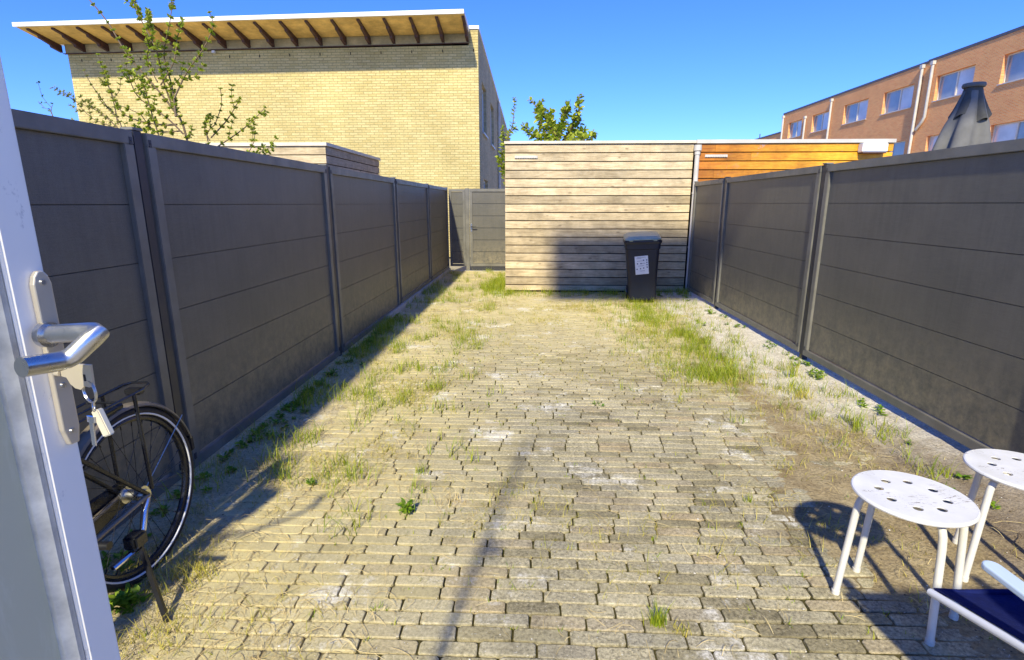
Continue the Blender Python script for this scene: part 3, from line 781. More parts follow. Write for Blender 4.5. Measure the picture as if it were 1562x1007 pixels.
# ------------------------------------------------------------------ wheelie bin
def wheelie_bin():
    b = thing('wheelie_bin', 'dark navy wheelie bin with a grey-green lid and white sticker, against the shed', 'bin', (1.655, 8.22, 0), R(-7))
    tilt = Matrix.Rotation(R(-2.5), 4, 'Y')
    def ring(z, hx, y0, y1, c=.05, n=3):
        pts = []
        cs = [(hx-c, y0+c, -90), (hx-c, y1-c, 0), (-hx+c, y1-c, 90), (-hx+c, y0+c, 180)]
        for cx, cy, a0 in cs:
            for k in range(n+1):
                a = R(a0+90*k/n); pts.append((cx+c*math.cos(a), cy+c*math.sin(a), z))
        return pts
    rings = [ring(.035, .165, -.20, .20), ring(.06, .190, -.225, .21), ring(.40, .212, -.25, .215), ring(.78, .236, -.275, .22), ring(.80, .238, -.277, .222),
             ring(.81, .250, -.289, .228), ring(.895, .255, -.296, .235)]
    vs = [p for r_ in rings for p in r_]; n = len(rings[0]); fs = [tuple(range(n))[::-1]]
    for i in range(len(rings)-1):
        for k in range(n): fs.append((i*n+k, i*n+(k+1) % n, (i+1)*n+(k+1) % n, (i+1)*n+k))
    fs.append(tuple((len(rings)-1)*n+k for k in range(n)))
    m = MB(); m.add(vs, fs, True, tilt)
    m.build('bin_body', M['bin_body'], b)
    rim = MB(); rr = [ring(.885, .262, -.305, .24, .05), ring(.905, .272, -.318, .25, .06), ring(.93, .270, -.316, .25, .06), ring(.935, .24, -.28, .22, .05)]
    vs = [p for r_ in rr for p in r_]; fs = []
    for i in range(3):
        for k in range(n): fs.append((i*n+k, i*n+(k+1) % n, (i+1)*n+(k+1) % n, (i+1)*n+k))
    fs.append(tuple(range(n))[::-1]); fs.append(tuple(3*n+k for k in range(n)))
    rim.add(vs, fs, True, tilt); rim.build('rim', M['bin_body'], b)
    lid = MB(); lr = [ring(.936, .262, -.305, .235, .06), ring(.955, .262, -.305, .235, .06), ring(.985, .225, -.24, .19, .07), ring(1.0, .12, -.10, .12, .05)]
    vs = [p for r_ in lr for p in r_]; fs = [tuple(range(n))[::-1]]
    for i in range(3):
        for k in range(n): fs.append((i*n+k, i*n+(k+1) % n, (i+1)*n+(k+1) % n, (i+1)*n+k))
    fs.append(tuple(3*n+k for k in range(n)))
    lid.add([(x_, y_, z_+max(0, (y_+.30))*.10*(1 if z_ > .94 else 0)) for x_, y_, z_ in vs], fs, False, tilt); lo = lid.build('lid', M['bin_lid'], b, bevel=.006)
    for x in (-.17, .17):
        MB().box((x-.03, -.335, .925), (x+.03, -.300, .95), .008, tilt).build('lid_grip', M['bin_lid'], lo)
    MB().tube([(-.2, .26, .93), (-.2, .30, .94), (.2, .30, .94), (.2, .26, .93)], .014, 10, M=tilt).build('handle', M['bin_body'], b)
    for x in (-.20, .20):
        w = MB(); w.tube([(x-.025, .20, .10), (x+.025, .20, .10)], .10, 22); wo_ = w.build('wheel', M['rubber'], b)
        MB().tube([(x-.028, .20, .10), (x+.028, .20, .10)], .045, 14).build('hub', M['steel'], wo_)
    # sticker, on the sloping front
    S = MB(); fr = -.262
    def on(x, z, off=.002): return (x, -.25-(z-.40)*.0658-off, z)
    Ms = tilt @ Matrix.Translation((-.015, 0, .575)) @ Matrix.Rotation(R(-4), 4, 'Y') @ Matrix.Translation((0, 0, -.575))
    def pl(mb, x0, x1, z0, z1, off, th=.002):
        mb.add([on(x0, z0, off), on(x1, z0, off), on(x1, z1, off), on(x0, z1, off), on(x0, z0, off-th), on(x1, z0, off-th), on(x1, z1, off-th), on(x0, z1, off-th)],
               [(0, 1, 2, 3), (0, 4, 5, 1), (1, 5, 6, 2), (2, 6, 7, 3), (3, 7, 4, 0)], False, Ms)
    pl(S, -.095, .095, .44, .71, .004); st = S.build('sticker', M['sticker'], b)
    I = MB()
    for (x, z) in [(-.06, .60), (.075, .645), (.075, .61), (.075, .575), (.075, .54), (-.07, .52), (-.02, .525), (.025, .53), (.03, .645), (-.01, .60)]:
        pl(I, x-.008, x+.008, z-.009, z+.009, .0055, .001)
    for (x0, x1, z) in [(-.07, .0, .675), (-.065, .02, .638), (-.02, .05, .60), (-.05, .03, .565), (-.03, .04, .49), (-.06, .06, .69)]:
        pl(I, x0, x1, z-.002, z+.002, .0055, .001)
    I.build('print', M['ink'], st)
wheelie_bin()

# ------------------------------------------------------------------ stools
def disc_with_holes(mb, r, z, t, holes, hr):
    bm = bmesh.new()
    outer = [bm.verts.new((r*math.cos(2*math.pi*k/64), r*math.sin(2*math.pi*k/64), z)) for k in range(64)]
    edges = [bm.edges.new((outer[k], outer[(k+1) % 64])) for k in range(64)]
    for hx, hy in holes:
        hv = [bm.verts.new((hx+hr*math.cos(2*math.pi*k/20), hy+hr*math.sin(2*math.pi*k/20), z)) for k in range(20)]
        edges += [bm.edges.new((hv[k], hv[(k+1) % 20])) for k in range(20)]
    res = bmesh.ops.triangle_fill(bm, use_beauty=True, use_dissolve=False, edges=edges)
    # drop faces inside holes
    dl = [f for f in bm.faces if any((f.calc_center_median().xy-Vector(h)).length < hr*.9 for h in holes)]
    if dl: bmesh.ops.delete(bm, geom=dl, context='FACES_ONLY')
    ex = bmesh.ops.extrude_face_region(bm, geom=bm.faces[:])
    for q in ex['geom']:
        if isinstance(q, bmesh.types.BMVert): q.co.z -= t
    bm.verts.index_update()
    mb.add([q.co[:] for q in bm.verts], [[q.index for q in f.verts] for f in bm.faces])
    bm.free()
def make_stool(loc, rz, feet_r, label, paint, seat_r=.175, angs=(45, 135, 225, 315), top=.452):
    s = thing('stool', label, 'stool', loc, rz, 'round white metal stools')
    holes = []
    for k in range(8):
        a = 2*math.pi*k/8+.35; holes.append((seat_r*.56*math.cos(a), seat_r*.56*math.sin(a)))
    m = MB(); disc_with_holes(m, seat_r, top, .004, holes, .0155)
    # rolled rim
    m.tube([(seat_r*math.cos(2*math.pi*k/48), seat_r*math.sin(2*math.pi*k/48), top-.007) for k in range(48)], .0075, 8, closed=True)
    m.build('seat', paint, s)
    for k in range(4):
        a = R(angs[k]); c, d = math.cos(a), math.sin(a)
        ra = seat_r*.80; pts = []
        for (rr, z) in ((.02, top-.020), (ra-.045, top-.020), (ra-.018, top-.023), (ra+.003, top-.036), (ra+.013, top-.062), (ra+.018, top-.10), (feet_r, .012)):
            pts.append((rr*c+.013*d*(1), rr*d-.013*c, z))
        l = MB(); l.tube(pts, .0125, 12); lo = l.build('leg', M['stool_leg'], s)
        MB().tube([(pts[-1][0], pts[-1][1], 0), (pts[-1][0], pts[-1][1], .018)], .0145, 12).build('foot_cap', M['stool_leg'], lo)
    return s
make_stool((1.342, 1.768, .0), 0, .185, 'white round stool with a ring of holes, standing closer to the middle of the yard', M['stool_paint'], .178, (168, 276, 102, 344))
make_stool((1.895, 1.965, .004), 0, .195, 'white round stool with flaking paint, cut off at the right edge, nearer the fence', M['stool_paint'], .18, (104, 200, 284, 20))

# ------------------------------------------------------------------ folding chair (corner in view)
def beach_chair():
    A = Vector((1.125, 1.352, .385))
    ang = R(-87)     # along the seat's side towards the backrest
    c = thing('folding_chair', 'low folding chair with white tubes, pale armrest and navy fabric seat, in the right corner', 'chair', (A.x, A.y, 0), ang)
    # local: +x runs along the side rail towards the back, +y runs across to the right
    W, D = .50, .50; zs = .385; rise = .125
    r = .0105
    for y in (0, W):
        MB().tube([(0, y, zs), (.02, y, zs+.005), (D, y, zs+rise), (D+.04, y, zs+rise+.012)], r, 12).build('side_rail', M['white_metal'], c)
        MB().tube([(.22, y+(.024 if y == 0 else -.024), .0), (D-.0, y+(.024 if y == 0 else -.024), zs+rise-.03)], r, 12).build('leg', M['white_metal'], c)
        MB().tube([(D+.14, y+(.024 if y == 0 else -.024), .0), (.33, y+(.024 if y == 0 else -.024), zs+.07)], r, 12).build('leg', M['white_metal'], c)
        MB().tube([(D+.02, y, zs+.09), (D+.22, y, 1.0)], r, 12).build('back_tube', M['white_metal'], c)
    MB().tube([(D+.22, -.0, 1.0), (D+.22, W, 1.0)], r, 12).build('back_bar', M['white_metal'], c)
    MB().tube([(0.004, 0, zs), (.004, W, zs)], r*.9, 12).build('front_bar', M['navy_fabric'], c)
    s = MB(); N = 12; vs = []; fs = []
    for i in range(N+1):
        for j in range(N+1):
            x = -.006+(D-.0)*i/N; y = .012+(W-.024)*j/N
            sag = -.028*math.sin(math.pi*j/N)*math.sin(math.pi*min(1, .15+.85*i/N))
            vs.append((x, y, zs+.0095+rise*i/N+sag))
    top = len(vs)
    vs += [(a, b, z-.003) for a, b, z in vs]
    for i in range(N):
        for j in range(N):
            q = i*(N+1)+j
            fs.append((q, q+1, q+N+2, q+N+1)); fs.append((top+q, top+q+N+1, top+q+N+2, top+q+1))
    for k in range(N):
        fs.append((k, top+k, top+k+1, k+1)); q = k*(N+1); fs.append((q, q+N+1, top+q+N+1, top+q))
        q = k*(N+1)+N; fs.append((q, top+q, top+q+N+1, q+N+1)); q = N*(N+1)+k; fs.append((q, q+1, top+q+1, top+q))
    s.add(vs, fs, True); s.build('seat', M['navy_fabric'], c)
    bk = MB(); bk.add([(D+.05, .01, zs+.15), (D+.05, W-.01, zs+.15), (D+.215, W-.01, .985), (D+.215, .01, .985), (D+.053, .01, zs+.15), (D+.053, W-.01, zs+.15), (D+.218, W-.01, .985), (D+.218, .01, .985)],
                      [(0, 1, 2, 3), (7, 6, 5, 4), (0, 4, 5, 1), (1, 5, 6, 2), (2, 6, 7, 3), (3, 7, 4, 0)]); bk.build('backrest', M['navy_fabric'], c)
    for y in (-.012, W+.012):
        a = MB(); pts = []
        L = .40; w = .021
        n = 10
        for k in range(n+1):
            t = -math.pi/2-math.pi*k/n; pts.append((.165+w*math.cos(t), y+w*math.sin(t)))
        pts += [(.165+L, y+w), (.165+L, y-w)]
        a.prism(pts, .580, .596, 'z'); a.build('armrest', simple('pale_blue_armrest', (.55, .66, .74), .35, 0, .04), c, bevel=.004)
    return c
beach_chair()

# ------------------------------------------------------------------ bicycle
def bicycle():
    HX, HY, HZ = -1.535, 1.835, .345
    b = thing('bicycle', 'black bicycle with rear rack parked along the left fence behind the open door', 'bicycle', (HX, HY, 0), R(0))
    lean = Matrix.Rotation(R(-2.0), 4, 'Y')
    # local: the bicycle points to -y, z up, origin on the ground below the rear hub
    def wheel(y0, spokes=32):
        Mw = lean
        w = thing('wheel', None, None); del_ = None
        bpy.data.objects.remove(w)
        t = MB(); n = 72; R0 = .325
        t.tube([(0, y0+R0*math.cos(2*math.pi*k/n), HZ+R0*math.sin(2*math.pi*k/n)) for k in range(n)], .020, 14, closed=True, M=Mw)
        to = t.build('wheel', M['rubber'], b)
        for sx in (.0155, -.0155):
            st = MB(); st.tube([(sx, y0+(.314)*math.cos(2*math.pi*k/n), HZ+.314*math.sin(2*math.pi*k/n)) for k in range(n)], .0042, 6, closed=True, M=Mw)
            st.build('reflective_stripe', M['reflect_white'], to)
        rm = MB(); rm.tube([(0, y0+.298*math.cos(2*math.pi*k/n), HZ+.298*math.sin(2*math.pi*k/n)) for k in range(n)], .0125, 8, closed=True, M=Mw)
        rm.build('rim', M['bike_black'], to)
        hb = MB(); hb.tube([(-.05, y0, HZ), (.05, y0, HZ)], .022, 14, M=Mw); hb.tube([(-.036, y0, HZ), (-.03, y0, HZ)], .034, 16, M=Mw); hb.tube([(.03, y0, HZ), (.036, y0, HZ)], .034, 16, M=Mw)
        hb.build('hub', M['steel'], to)
        sp = MB()
        for k in range(spokes):
            a = 2*math.pi*k/spokes; sx = .033 if k % 2 else -.033; a2 = a+(.9 if (k//2) % 2 else -.9)
            sp.tube([(sx, y0+.032*math.cos(a2), HZ+.032*math.sin(a2)), (0, y0+.288*math.cos(a), HZ+.288*math.sin(a))], .0011, 5, M=Mw)
            sp.tube([(0, y0+.270*math.cos(a), HZ+.270*math.sin(a)), (0, y0+.286*math.cos(a), HZ+.286*math.sin(a))], .0024, 5, M=Mw)
        sp.build('spokes', M['bike_black'], to)
        return to
    wheel(0.0); wheel(-1.08)
    def arc(y0, R0, a0, a1, n=28): return [(0, y0+R0*math.cos(a0+(a1-a0)*k/n), HZ+R0*math.sin(a0+(a1-a0)*k/n)) for k in range(n+1)]
    def guard(y0, a0, a1):
        m = MB(); vs = []; fs = []; n = 34; prof = [(-.027, -.012), (-.024, -.004), (-.012, .003), (0, .005), (.012, .003), (.024, -.004), (.027, -.012)]
        for k in range(n+1):
            a = a0+(a1-a0)*k/n
            for (x, dr) in prof: vs.append((x, y0+(.358+dr)*math.cos(a), HZ+(.358+dr)*math.sin(a)))
            for (x, dr) in prof: vs.append((x*.95, y0+(.3565+dr-.002)*math.cos(a), HZ+(.3565+dr-.002)*math.sin(a)))
        q = 14
        for k in range(n):
            for j in range(6):
                fs.append((k*q+j, k*q+j+1, (k+1)*q+j+1, (k+1)*q+j)); fs.append((k*q+7+j, (k+1)*q+7+j, (k+1)*q+7+j+1, k*q+7+j+1))
        m.add(vs, fs, True, lean); return m.build('mudguard', M['bike_fender'], b)
    g = guard(0, R(14), R(175)); guard(-1.08, R(20), R(170))
    MB().tube([(.03, 0, HZ), (.03, .30, HZ+.21)], .0022, 6, M=lean).build('stay', M['steel'], g)
    MB().box((-.02, .335, HZ+.02), (.02, .362, HZ+.09), .006, lean).build('mudflap', M['rubber'], g)
    T = lambda pts, r=.008, mat='bike_black', name='frame_tube', n=10, flat=None: MB().tube(pts, r, n, M=lean, flat=flat).build(name, M[mat], b)
    BB = (0, -.47, .29); SC = (0, -.60, .80); HT = (0, -.98, .82); HB = (0, -1.0, .62)
    for s in (-1, 1):
        T([(s*.055, 0, HZ), (s*.03, -.36, .75)], .008)                     # seat stay
        T([(s*.055, 0, HZ), (s*.045, -.25, .32), (s*.03, -.44, .29)], .0095, 'bike_fender')    # chain stay
        T([(s*.05, -1.08, HZ), (s*.035, -1.02, .62)], .009)
    T([BB, (0, -.535, .545), SC], .016); T([(0, -.60, .80), (0, -.62, .93)], .0125, 'steel')
    T([HT, HB], .018); T([BB, (0, -.8, .44), HB], .017); T([(0, -.56, .62), (0, -.8, .62), (0, -.985, .74)], .015)
    T([HT, (0, -.965, 1.0)], .012, 'steel')
    T([(-.29, -.78, 1.07), (-.24, -.86, 1.06), (-.06, -.97, 1.02), (.06, -.97, 1.02), (.24, -.86, 1.06), (.29, -.78, 1.07)], .011, 'steel', 'handlebar')
    for s in (-1, 1): T([(s*.285, -.80, 1.07), (s*.30, -.68, 1.06)], .016, 'rubber', 'grip')
    sd = MB(); sd.add([(-.035, -.76, .95), (.035, -.76, .95), (.09, -.55, .97), (.07, -.50, .98), (-.07, -.50, .98), (-.09, -.55, .97), (-.02, -.76, .92), (.02, -.76, .92), (.06, -.53, .93), (-.06, -.53, .93)],
                      [(0, 1, 2, 5), (5, 2, 3, 4), (6, 9, 8, 7), (0, 6, 7, 1), (1, 7, 8, 2), (2, 8, 3), (3, 8, 9, 4), (4, 9, 5), (5, 9, 6, 0)], True, lean)
    sd.build('saddle', M['rubber'], b, bevel=.008)
    # rear rack
    z = .752
    rk = MB()
    rk.tube([(.06, -.42, z-.015), (.06, .07, z), (.052, .115, z+.006), (.03, .135, z+.008), (-.03, .135, z+.008), (-.052, .115, z+.006), (-.06, .07, z), (-.06, -.42, z-.015)], .0052, 8, M=lean)
    rk.tube([(-.06, -.28, z-.012), (.06, -.28, z-.012)], .0045, 8, M=lean); rk.tube([(-.06, -.06, z-.004), (.06, -.06, z-.004)], .0045, 8, M=lean)
    rk.tube([(0, -.42, z-.02), (0, -.1, z-.005)], .0045, 8, M=lean)
    rk.build('rear_rack', M['bike_black'], b)
    for s in (-1, 1):
        T([(s*.062, .02, z-.004), (s*.066, .01, HZ+.02)], .0072, name='rack_stay')
    rl = MB().box((-.032, .085, z-.030), (.032, .118, z-.004), .005, lean).build('rear_light', M['black_plastic'], b)
    MB().box((-.022, .118, z-.028), (.022, .130, z-.010), .005, lean).build('lens', M['red_plastic'], rl)
    T([(.03, -.02, z-.03), (.03, -.10, z-.035)], .016, name='rack_bracket')
    # chain case, crank and the shiny tube at the hub
    cc = MB(); pts = []
    for k in range(13): a = R(90+180*k/12); pts.append((-.47+.105*math.cos(a), .29+.105*math.sin(a)))
    for k in range(13): a = R(-90+180*k/12); pts.append((-.0+.05*math.cos(a), HZ-.005+.05*math.sin(a)))
    cc.prism(pts, -.060, -.075, 'x', lean); cc.build('chain_case', M['bike_black'], b, bevel=.004)
    T([(.05, -.47, .29), (.085, -.44, .30), (.095, -.36, .37)], .010, 'steel', 'crank'); T([(.09, -.36, .37), (.19, -.36, .37)], .014, 'black_plastic', 'pedal')
    T([(-.09, -.47, .29), (-.095, -.55, .21)], .010, 'steel', 'crank'); T([(-.095, -.55, .21), (-.19, -.55, .21)], .014, 'black_plastic', 'pedal')
    T([(.058, -.01, HZ-.01), (.064, -.045, HZ-.04), (.068, -.075, HZ-.10), (.066, -.12, HZ-.155), (.05, -.22, HZ-.165)], .0125, 'chrome', 'hub_arm', flat=.7)
    # kickstand
    ks = MB(); ks.tube([(.07, -.115, .205), (.245, -.262, .002)], .0105, 4, flat=1.4); ko = ks.build('kickstand', M['black_plastic'], b)
    MB().box((.03, -.15, .20), (.085, -.085, .255), .008).build('bracket', M['bike_black'], ko)
bicycle()

# ------------------------------------------------------------------ the open door with handle and keys
def hinge_post():
    t = thing('door_post', 'slim steel door post carrying the open door at its hinge side', 'post', (0, 0, 0))
    MB().box((-.625, -.43, 0), (-.607, -.40, 2.2), .003).build('post', M['door_paint'], t)
hinge_post()
def door():
    L = Vector((-.452, .480, 0))                   # outer front corner of the latch stile
    a = math.atan2(-.986, -.167)                      # local +x: from the latch towards the hinge
    d = thing('garden_door', 'open pale metal-framed door with dusty glass, held open at the left', 'door', (L.x, L.y, .27), a)
    # local: +x towards the hinge, the visible face is y = 0, its outward normal is +y ; z from floor
    T0, H, W = .024, 1.98, .86; s = .0335
    f = MB()
    f.box((0, -T0, 0), (s, 0, H), .003); f.box((W-s, -T0, 0), (W, 0, H), .003)
    f.box((s+.001, -T0, H-.10), (W-s-.001, 0, H), .003); f.box((s+.001, -T0, 0), (W-s-.001, 0, .14), .003)
    f.build('door_frame', M['door_paint'], d)
    g = MB().box((s+.001, -.020, .14), (W-s, -.0155, H-.101)); go = g.build('glass', M['door_glass'], d)
    bd = MB()
    for (x0, x1) in ((s+.001, s+.014), (W-s-.001, W-s-.014)):
        m_ = (x0*.6+x1*.4)
        bd.prism([(x0, -.0155), (x0, -.003), (m_, -.002), (x1, -.009), (x1, -.0155)], .142, H-.102, 'z')
    bd.build('glazing_bead', M['door_bead'], go)
    MB().box((.004, -T0+.005, .95), (-.0012, -.005, 1.17)).build('lock_faceplate', M['steel'], d)
    zc = 1.332-.27                                  # spindle height in door space
    # long backplate, rounded top, bevelled foot
    pts = [(.0015, .968), (.0045, .9516), (.0135, .9516), (.0175, .968), (.0175, 1.109), (.0155, 1.116), (.012, 1.1208), (.007, 1.1208), (.0035, 1.116), (.0015, 1.109)]
    p = MB(); vs = []; n = len(pts)
    for y in (.0005, .0065): vs += [(x, y, z) for x, z in pts]
    p.add(vs, [tuple(range(n)), tuple(range(n, 2*n))[::-1]]+[(i, (i+1) % n, n+(i+1) % n, n+i) for i in range(n)])
    po = p.build('backplate', M['plate'], d, bevel=.0012)
    sc_ = MB()
    for z in (1.1105, 1.012, .9653): sc_.tube([(.0100, .006, z), (.0100, .0085, z)], [.0030, .0022], 12)
    sc_.build('screw', M['steel'], po)
    # the lever: neck, mitred diagonal, grip
    r = .0086
    path = [(.0165, .006, zc+.001), (.0145, .052, zc+.005), (.0140, .060, zc+.0055), (.0160, .0655, zc+.005), (.0195, .064, zc+.002), (.0300, .052, zc-.0125), (.0345, .0485, zc-.0150), (.0400, .047, zc-.0155), (.0680, .045, zc-.0125)]
    lv = MB(); lv.tube(path, [r*1.02]*2+[r]*6+[r], 20); lo = lv.build('lever', M['steel'], d, )
    MB().tube([(.0165, .006, zc+.001), (.0163, .012, zc+.001)], .0118, 20).build('collar', M['steel'], lo)
    return d, L, a, zc
dr, dL, da, zc = door()

def keys():
    # hangs from the lock below the handle: its own thing
    ca, sa = math.cos(da), math.sin(da)
    def W(x, y, z): return Vector((dL.x+x*ca-y*sa, dL.y+x*sa+y*ca, .27+z))
    k0 = W(.0137, .0068, 1.0257)
    k = thing('key_bunch', 'bunch of keys on a split ring hanging from the key in the open door\'s lock', 'keys', k0, da)
    # local: +y out of the door face
    b = MB(); b.tube([(0, 0, 0), (0, .006, 0)], .0036, 12)
    pts = [(.0065, -.003), (.012, -.004), (.015, -.010), (.020, -.014), (.026, -.015), (.031, -.011), (.036, -.012), (.041, -.011), (.042, .010), (.016, .010), (.012, .004), (.0065, .003)]
    b.prism(pts, -.0011, .0011, 'x')
    b.build('key', M['plate'], k)
    MB().box((-.0014, .032, -.006), (.0014, .0345, .0005)).build('key_hole', M['black_plastic'], k)
    rg = MB(); cy, cz, rr = .0345, -.0165, .0105
    for off in (-.0005, .0007):
        rg.tube([(off+.003*math.cos(2*math.pi*t/36), cy+rr*math.cos(2*math.pi*t/36), cz+rr*math.sin(2*math.pi*t/36)) for t in range(36)], .0008, 8, closed=True)
    rg.build('split_ring', M['steel'], k)
    c = MB(); c.tube([(.003*math.cos(2*math.pi*t/16)+.001, .037+.0025*math.cos(2*math.pi*t/16), -.031+.0045*math.sin(2*math.pi*t/16)) for t in range(16)], .0008, 6, closed=True)
    c.build('link', M['steel'], k)
    Mf = Matrix.Translation((.0, .0385, -.034)) @ Matrix.Rotation(R(20), 4, 'X')
    fb = MB(); fb.box((-.0035, -.005, -.027), (.0025, .0042, 0), .0010, Mf); fb.build('key_fob', simple('pale_fob', (.72, .66, .48), .4, .2, .05), k)
    Mk = Matrix.Translation((.003, .0345, -.036)) @ Matrix.Rotation(R(-4), 4, 'X')
    kk = MB(); kk.tube([(0, 0, -.004), (0, 0, -.010)], .005, 14, M=Mk, flat=.25); kk.box((-.0008, -.0024, -.034), (.0008, .0024, -.008), .0004, Mk)
    kk.build('small_key', M['chrome'], k)
keys()

# ------------------------------------------------------------------ added sun blocker behind the camera, made up to cast the shed's shadow
def sun_blocker():
    h = thing('shed_sun_blocker', 'added unseen sun blocker on slim columns, high behind the camera, shading the timber shed', 'sun_blocker', (0, 0, 0))
    x0, x1, yf = -1.33, 12.0, -.56
    MB().box((x0, yf-.8, 7.95), (x1, yf, 8.15)).build('blocker_slab', M['concrete'], h)
    MB().box((x0, yf-.08, 8.151), (x1, yf-.001, 9.0)).build('blocker_side', M['white_fascia'], h)
    MB().box((x0, yf-.8, 8.151), (x1, yf-.72, 9.0)).build('blocker_side', M['white_fascia'], h)
    for x in (5.2, 11.5):
        MB().tube([(x, yf-.4, 0), (x, yf-.4, 7.949)], .12, 16).build('blocker_column', M['concrete'], h)
sun_blocker()
tag(MB().box((-.75, -.555, -.05), (.8, .35, .12), .01).build('doorstep', M['own_floor']), 'stone doorstep below the open door', 'step')

# ------------------------------------------------------------------ parasol
def parasol():
    p = thing('parasol', 'closed grey parasol with a dark double top standing behind the right fence', 'parasol', (4.08, 5.56, 0))
    MB().tube([(0, 0, .05), (0, 0, 2.50)], .022, 12).build('pole', M['steel'], p)
    MB().lathe([(0, 0), (.28, 0), (.28, .05), (.05, .09), (0, .09)], 24).build('base', M['concrete'], p)
    def drape(prof, folds, amp, seed, mat, name, skew=0):
        m = MB(); n = 96; vs = []; fs = []
        for i, (r, z) in enumerate(prof):
            t = i/(len(prof)-1)
            for k in range(n):
                a = 2*math.pi*k/n
                f = math.cos(folds*a+1.3*math.sin(2*a+seed)+t*1.2)
                f = math.copysign(abs(f)**.7, f)
                rr = r*(1+amp*f*(.3+.7*t)+.10*math.sin(2*a+seed*2)*t)
                vs.append((rr*math.cos(a)+skew*t*t, rr*math.sin(a)*.9, z+(.03*math.sin(3*a+seed)+.03*f)*(t**2)))
        N = len(prof)
        b = len(vs); vs += [(x*.97, y*.97, z) for x, y, z in vs]
        for i in range(N-1):
            for k in range(n):
                l = (k+1) % n; fs.append((i*n+k, i*n+l, (i+1)*n+l, (i+1)*n+k)); fs.append((b+i*n+k, b+(i+1)*n+k, b+(i+1)*n+l, b+i*n+l))
        for k in range(n): l = (k+1) % n; fs.append(((N-1)*n+k, (N-1)*n+l, b+(N-1)*n+l, b+(N-1)*n+k))
        m.add(vs, fs, True); return m.build(name, mat, p)
    drape([(.075, 2.47), (.10, 2.36), (.125, 2.27), (.155, 2.18), (.170, 2.10), (.195, 1.95), (.21, 1.75), (.205, 1.5), (.19, 1.3), (.17, 1.15)], 6, .30, 1.0, M['umbrella'], 'canopy', -.03)
    drape([(.066, 2.515), (.078, 2.45), (.095, 2.38), (.115, 2.30), (.138, 2.215)], 5, .24, 2.2, M['umbrella_top'], 'top_flap', .01)
    MB().lathe([(0, 2.50), (.085, 2.505), (.092, 2.52), (.085, 2.54), (0, 2.548)], 24).build('top_cap', M['umbrella'], p)
parasol()

# ------------------------------------------------------------------ shrubs and trees
def leaf_quad(V, F, p, d, nrm, L, W):
    """a small leaf: 6-vertex folded blade"""
    d = d.normalized(); s = d.cross(nrm)
    if s.length < 1e-4: s = d.cross(Vector((1, 0, 0)))
    s.normalize(); u = s.cross(d)
    b = len(V)
    V += [tuple(p), tuple(p+d*L*.35+s*W*.5+u*L*.06), tuple(p+d*L*.75+s*W*.38+u*L*.04), tuple(p+d*L-u*L*.06), tuple(p+d*L*.75-s*W*.38+u*L*.04), tuple(p+d*L*.35-s*W*.5+u*L*.06), tuple(p+d*L*.5)]
    F += [(b, b+1, b+6), (b+1, b+2, b+6), (b+2, b+3, b+6), (b+3, b+4, b+6), (b+4, b+5, b+6), (b+5, b, b+6)]
def branchy(name, label, base, lines, mat, leafL=.045, step=.03, r0=.012, seed=1, twigs=0, spread=1.0, density=1.0):
    r = random.Random(seed)
    h = thing(name, label, 'tree' if 'tree' in name else 'shrub', base)
    B = Vector(base); wood = MB(); V = []; F = []
    def line(pts, rad, lv=0, leaf_from=.1):
        # resample smooth
        P = [Vector(q)-B for q in pts]
        segs = []
        for i in range(len(P)-1):
            n = max(2, int((P[i+1]-P[i]).length/.06))
            for k in range(n):
                t = k/n
                p0 = P[max(i-1, 0)]; p3 = P[min(i+2, len(P)-1)]
                q = .5*((2*P[i])+(P[i+1]-p0)*t+(2*p0-5*P[i]+4*P[i+1]-p3)*t*t+(-p0+3*P[i]-3*P[i+1]+p3)*t**3)
                segs.append(q)
        segs.append(P[-1])
        N = len(segs); wood.tube(segs, [rad*(1-.8*i/N)+.0009 for i in range(N)], 6)
        dist = 0; side = 1
        for i in range(1, N):
            d = segs[i]-segs[i-1]; fr = i/N
            dist += d.length
            while dist > step:
                dist -= step
                if fr < leaf_from or r.random() > density: continue
                side = -side
                ax = Vector((r.uniform(-1, 1), r.uniform(-1, 1), r.uniform(-.2, .6)))
                out = d.normalized().cross(ax); 
                if out.length < .01: continue
                out.normalize(); out = (out*side*spread+d.normalized()*.6+Vector((0, 0, r.uniform(-.5, .3))))
                L = leafL*r.uniform(.6, 1.2)*(1 if fr < .85 else .7)
                leaf_quad(V, F, segs[i]+Vector((r.uniform(-.004, .004),)*3), out, Vector((r.uniform(-1, 1), r.uniform(-1, 1), 1)), L, L*.55)
            if lv < 1 and twigs and r.random() < twigs and .15 < fr < .9:
                dd = d.normalized(); o = dd.cross(Vector((r.uniform(-1, 1), r.uniform(-1, 1), r.uniform(-1, 1)))).normalized()
                T = r.uniform(.12, .4)*(1.2-fr)
                q0 = segs[i]+B; q1 = q0+(o*.6+dd*.6)*T*.5; q2 = q1+(o*.25+dd*.7+Vector((0, 0, .25)))*T*.5
                line([q0, q1, q2], rad*.4, lv+1, 0)
    for pts, rad in lines: line(pts, rad)
    wood.build('trunk' if 'tree' in name else 'stem', M['bark'], h)
    lo = raw('leaves', V, F, mat, h)
    return h
def pix(Y, *pp, jit=0, seed=0):
    r = random.Random(seed); return [at(u, v, Y+(r.uniform(-jit, jit) if jit else 0)) for u, v in pp]
Yt = 4.7
gb = Vector((-2.95, Yt, 0))
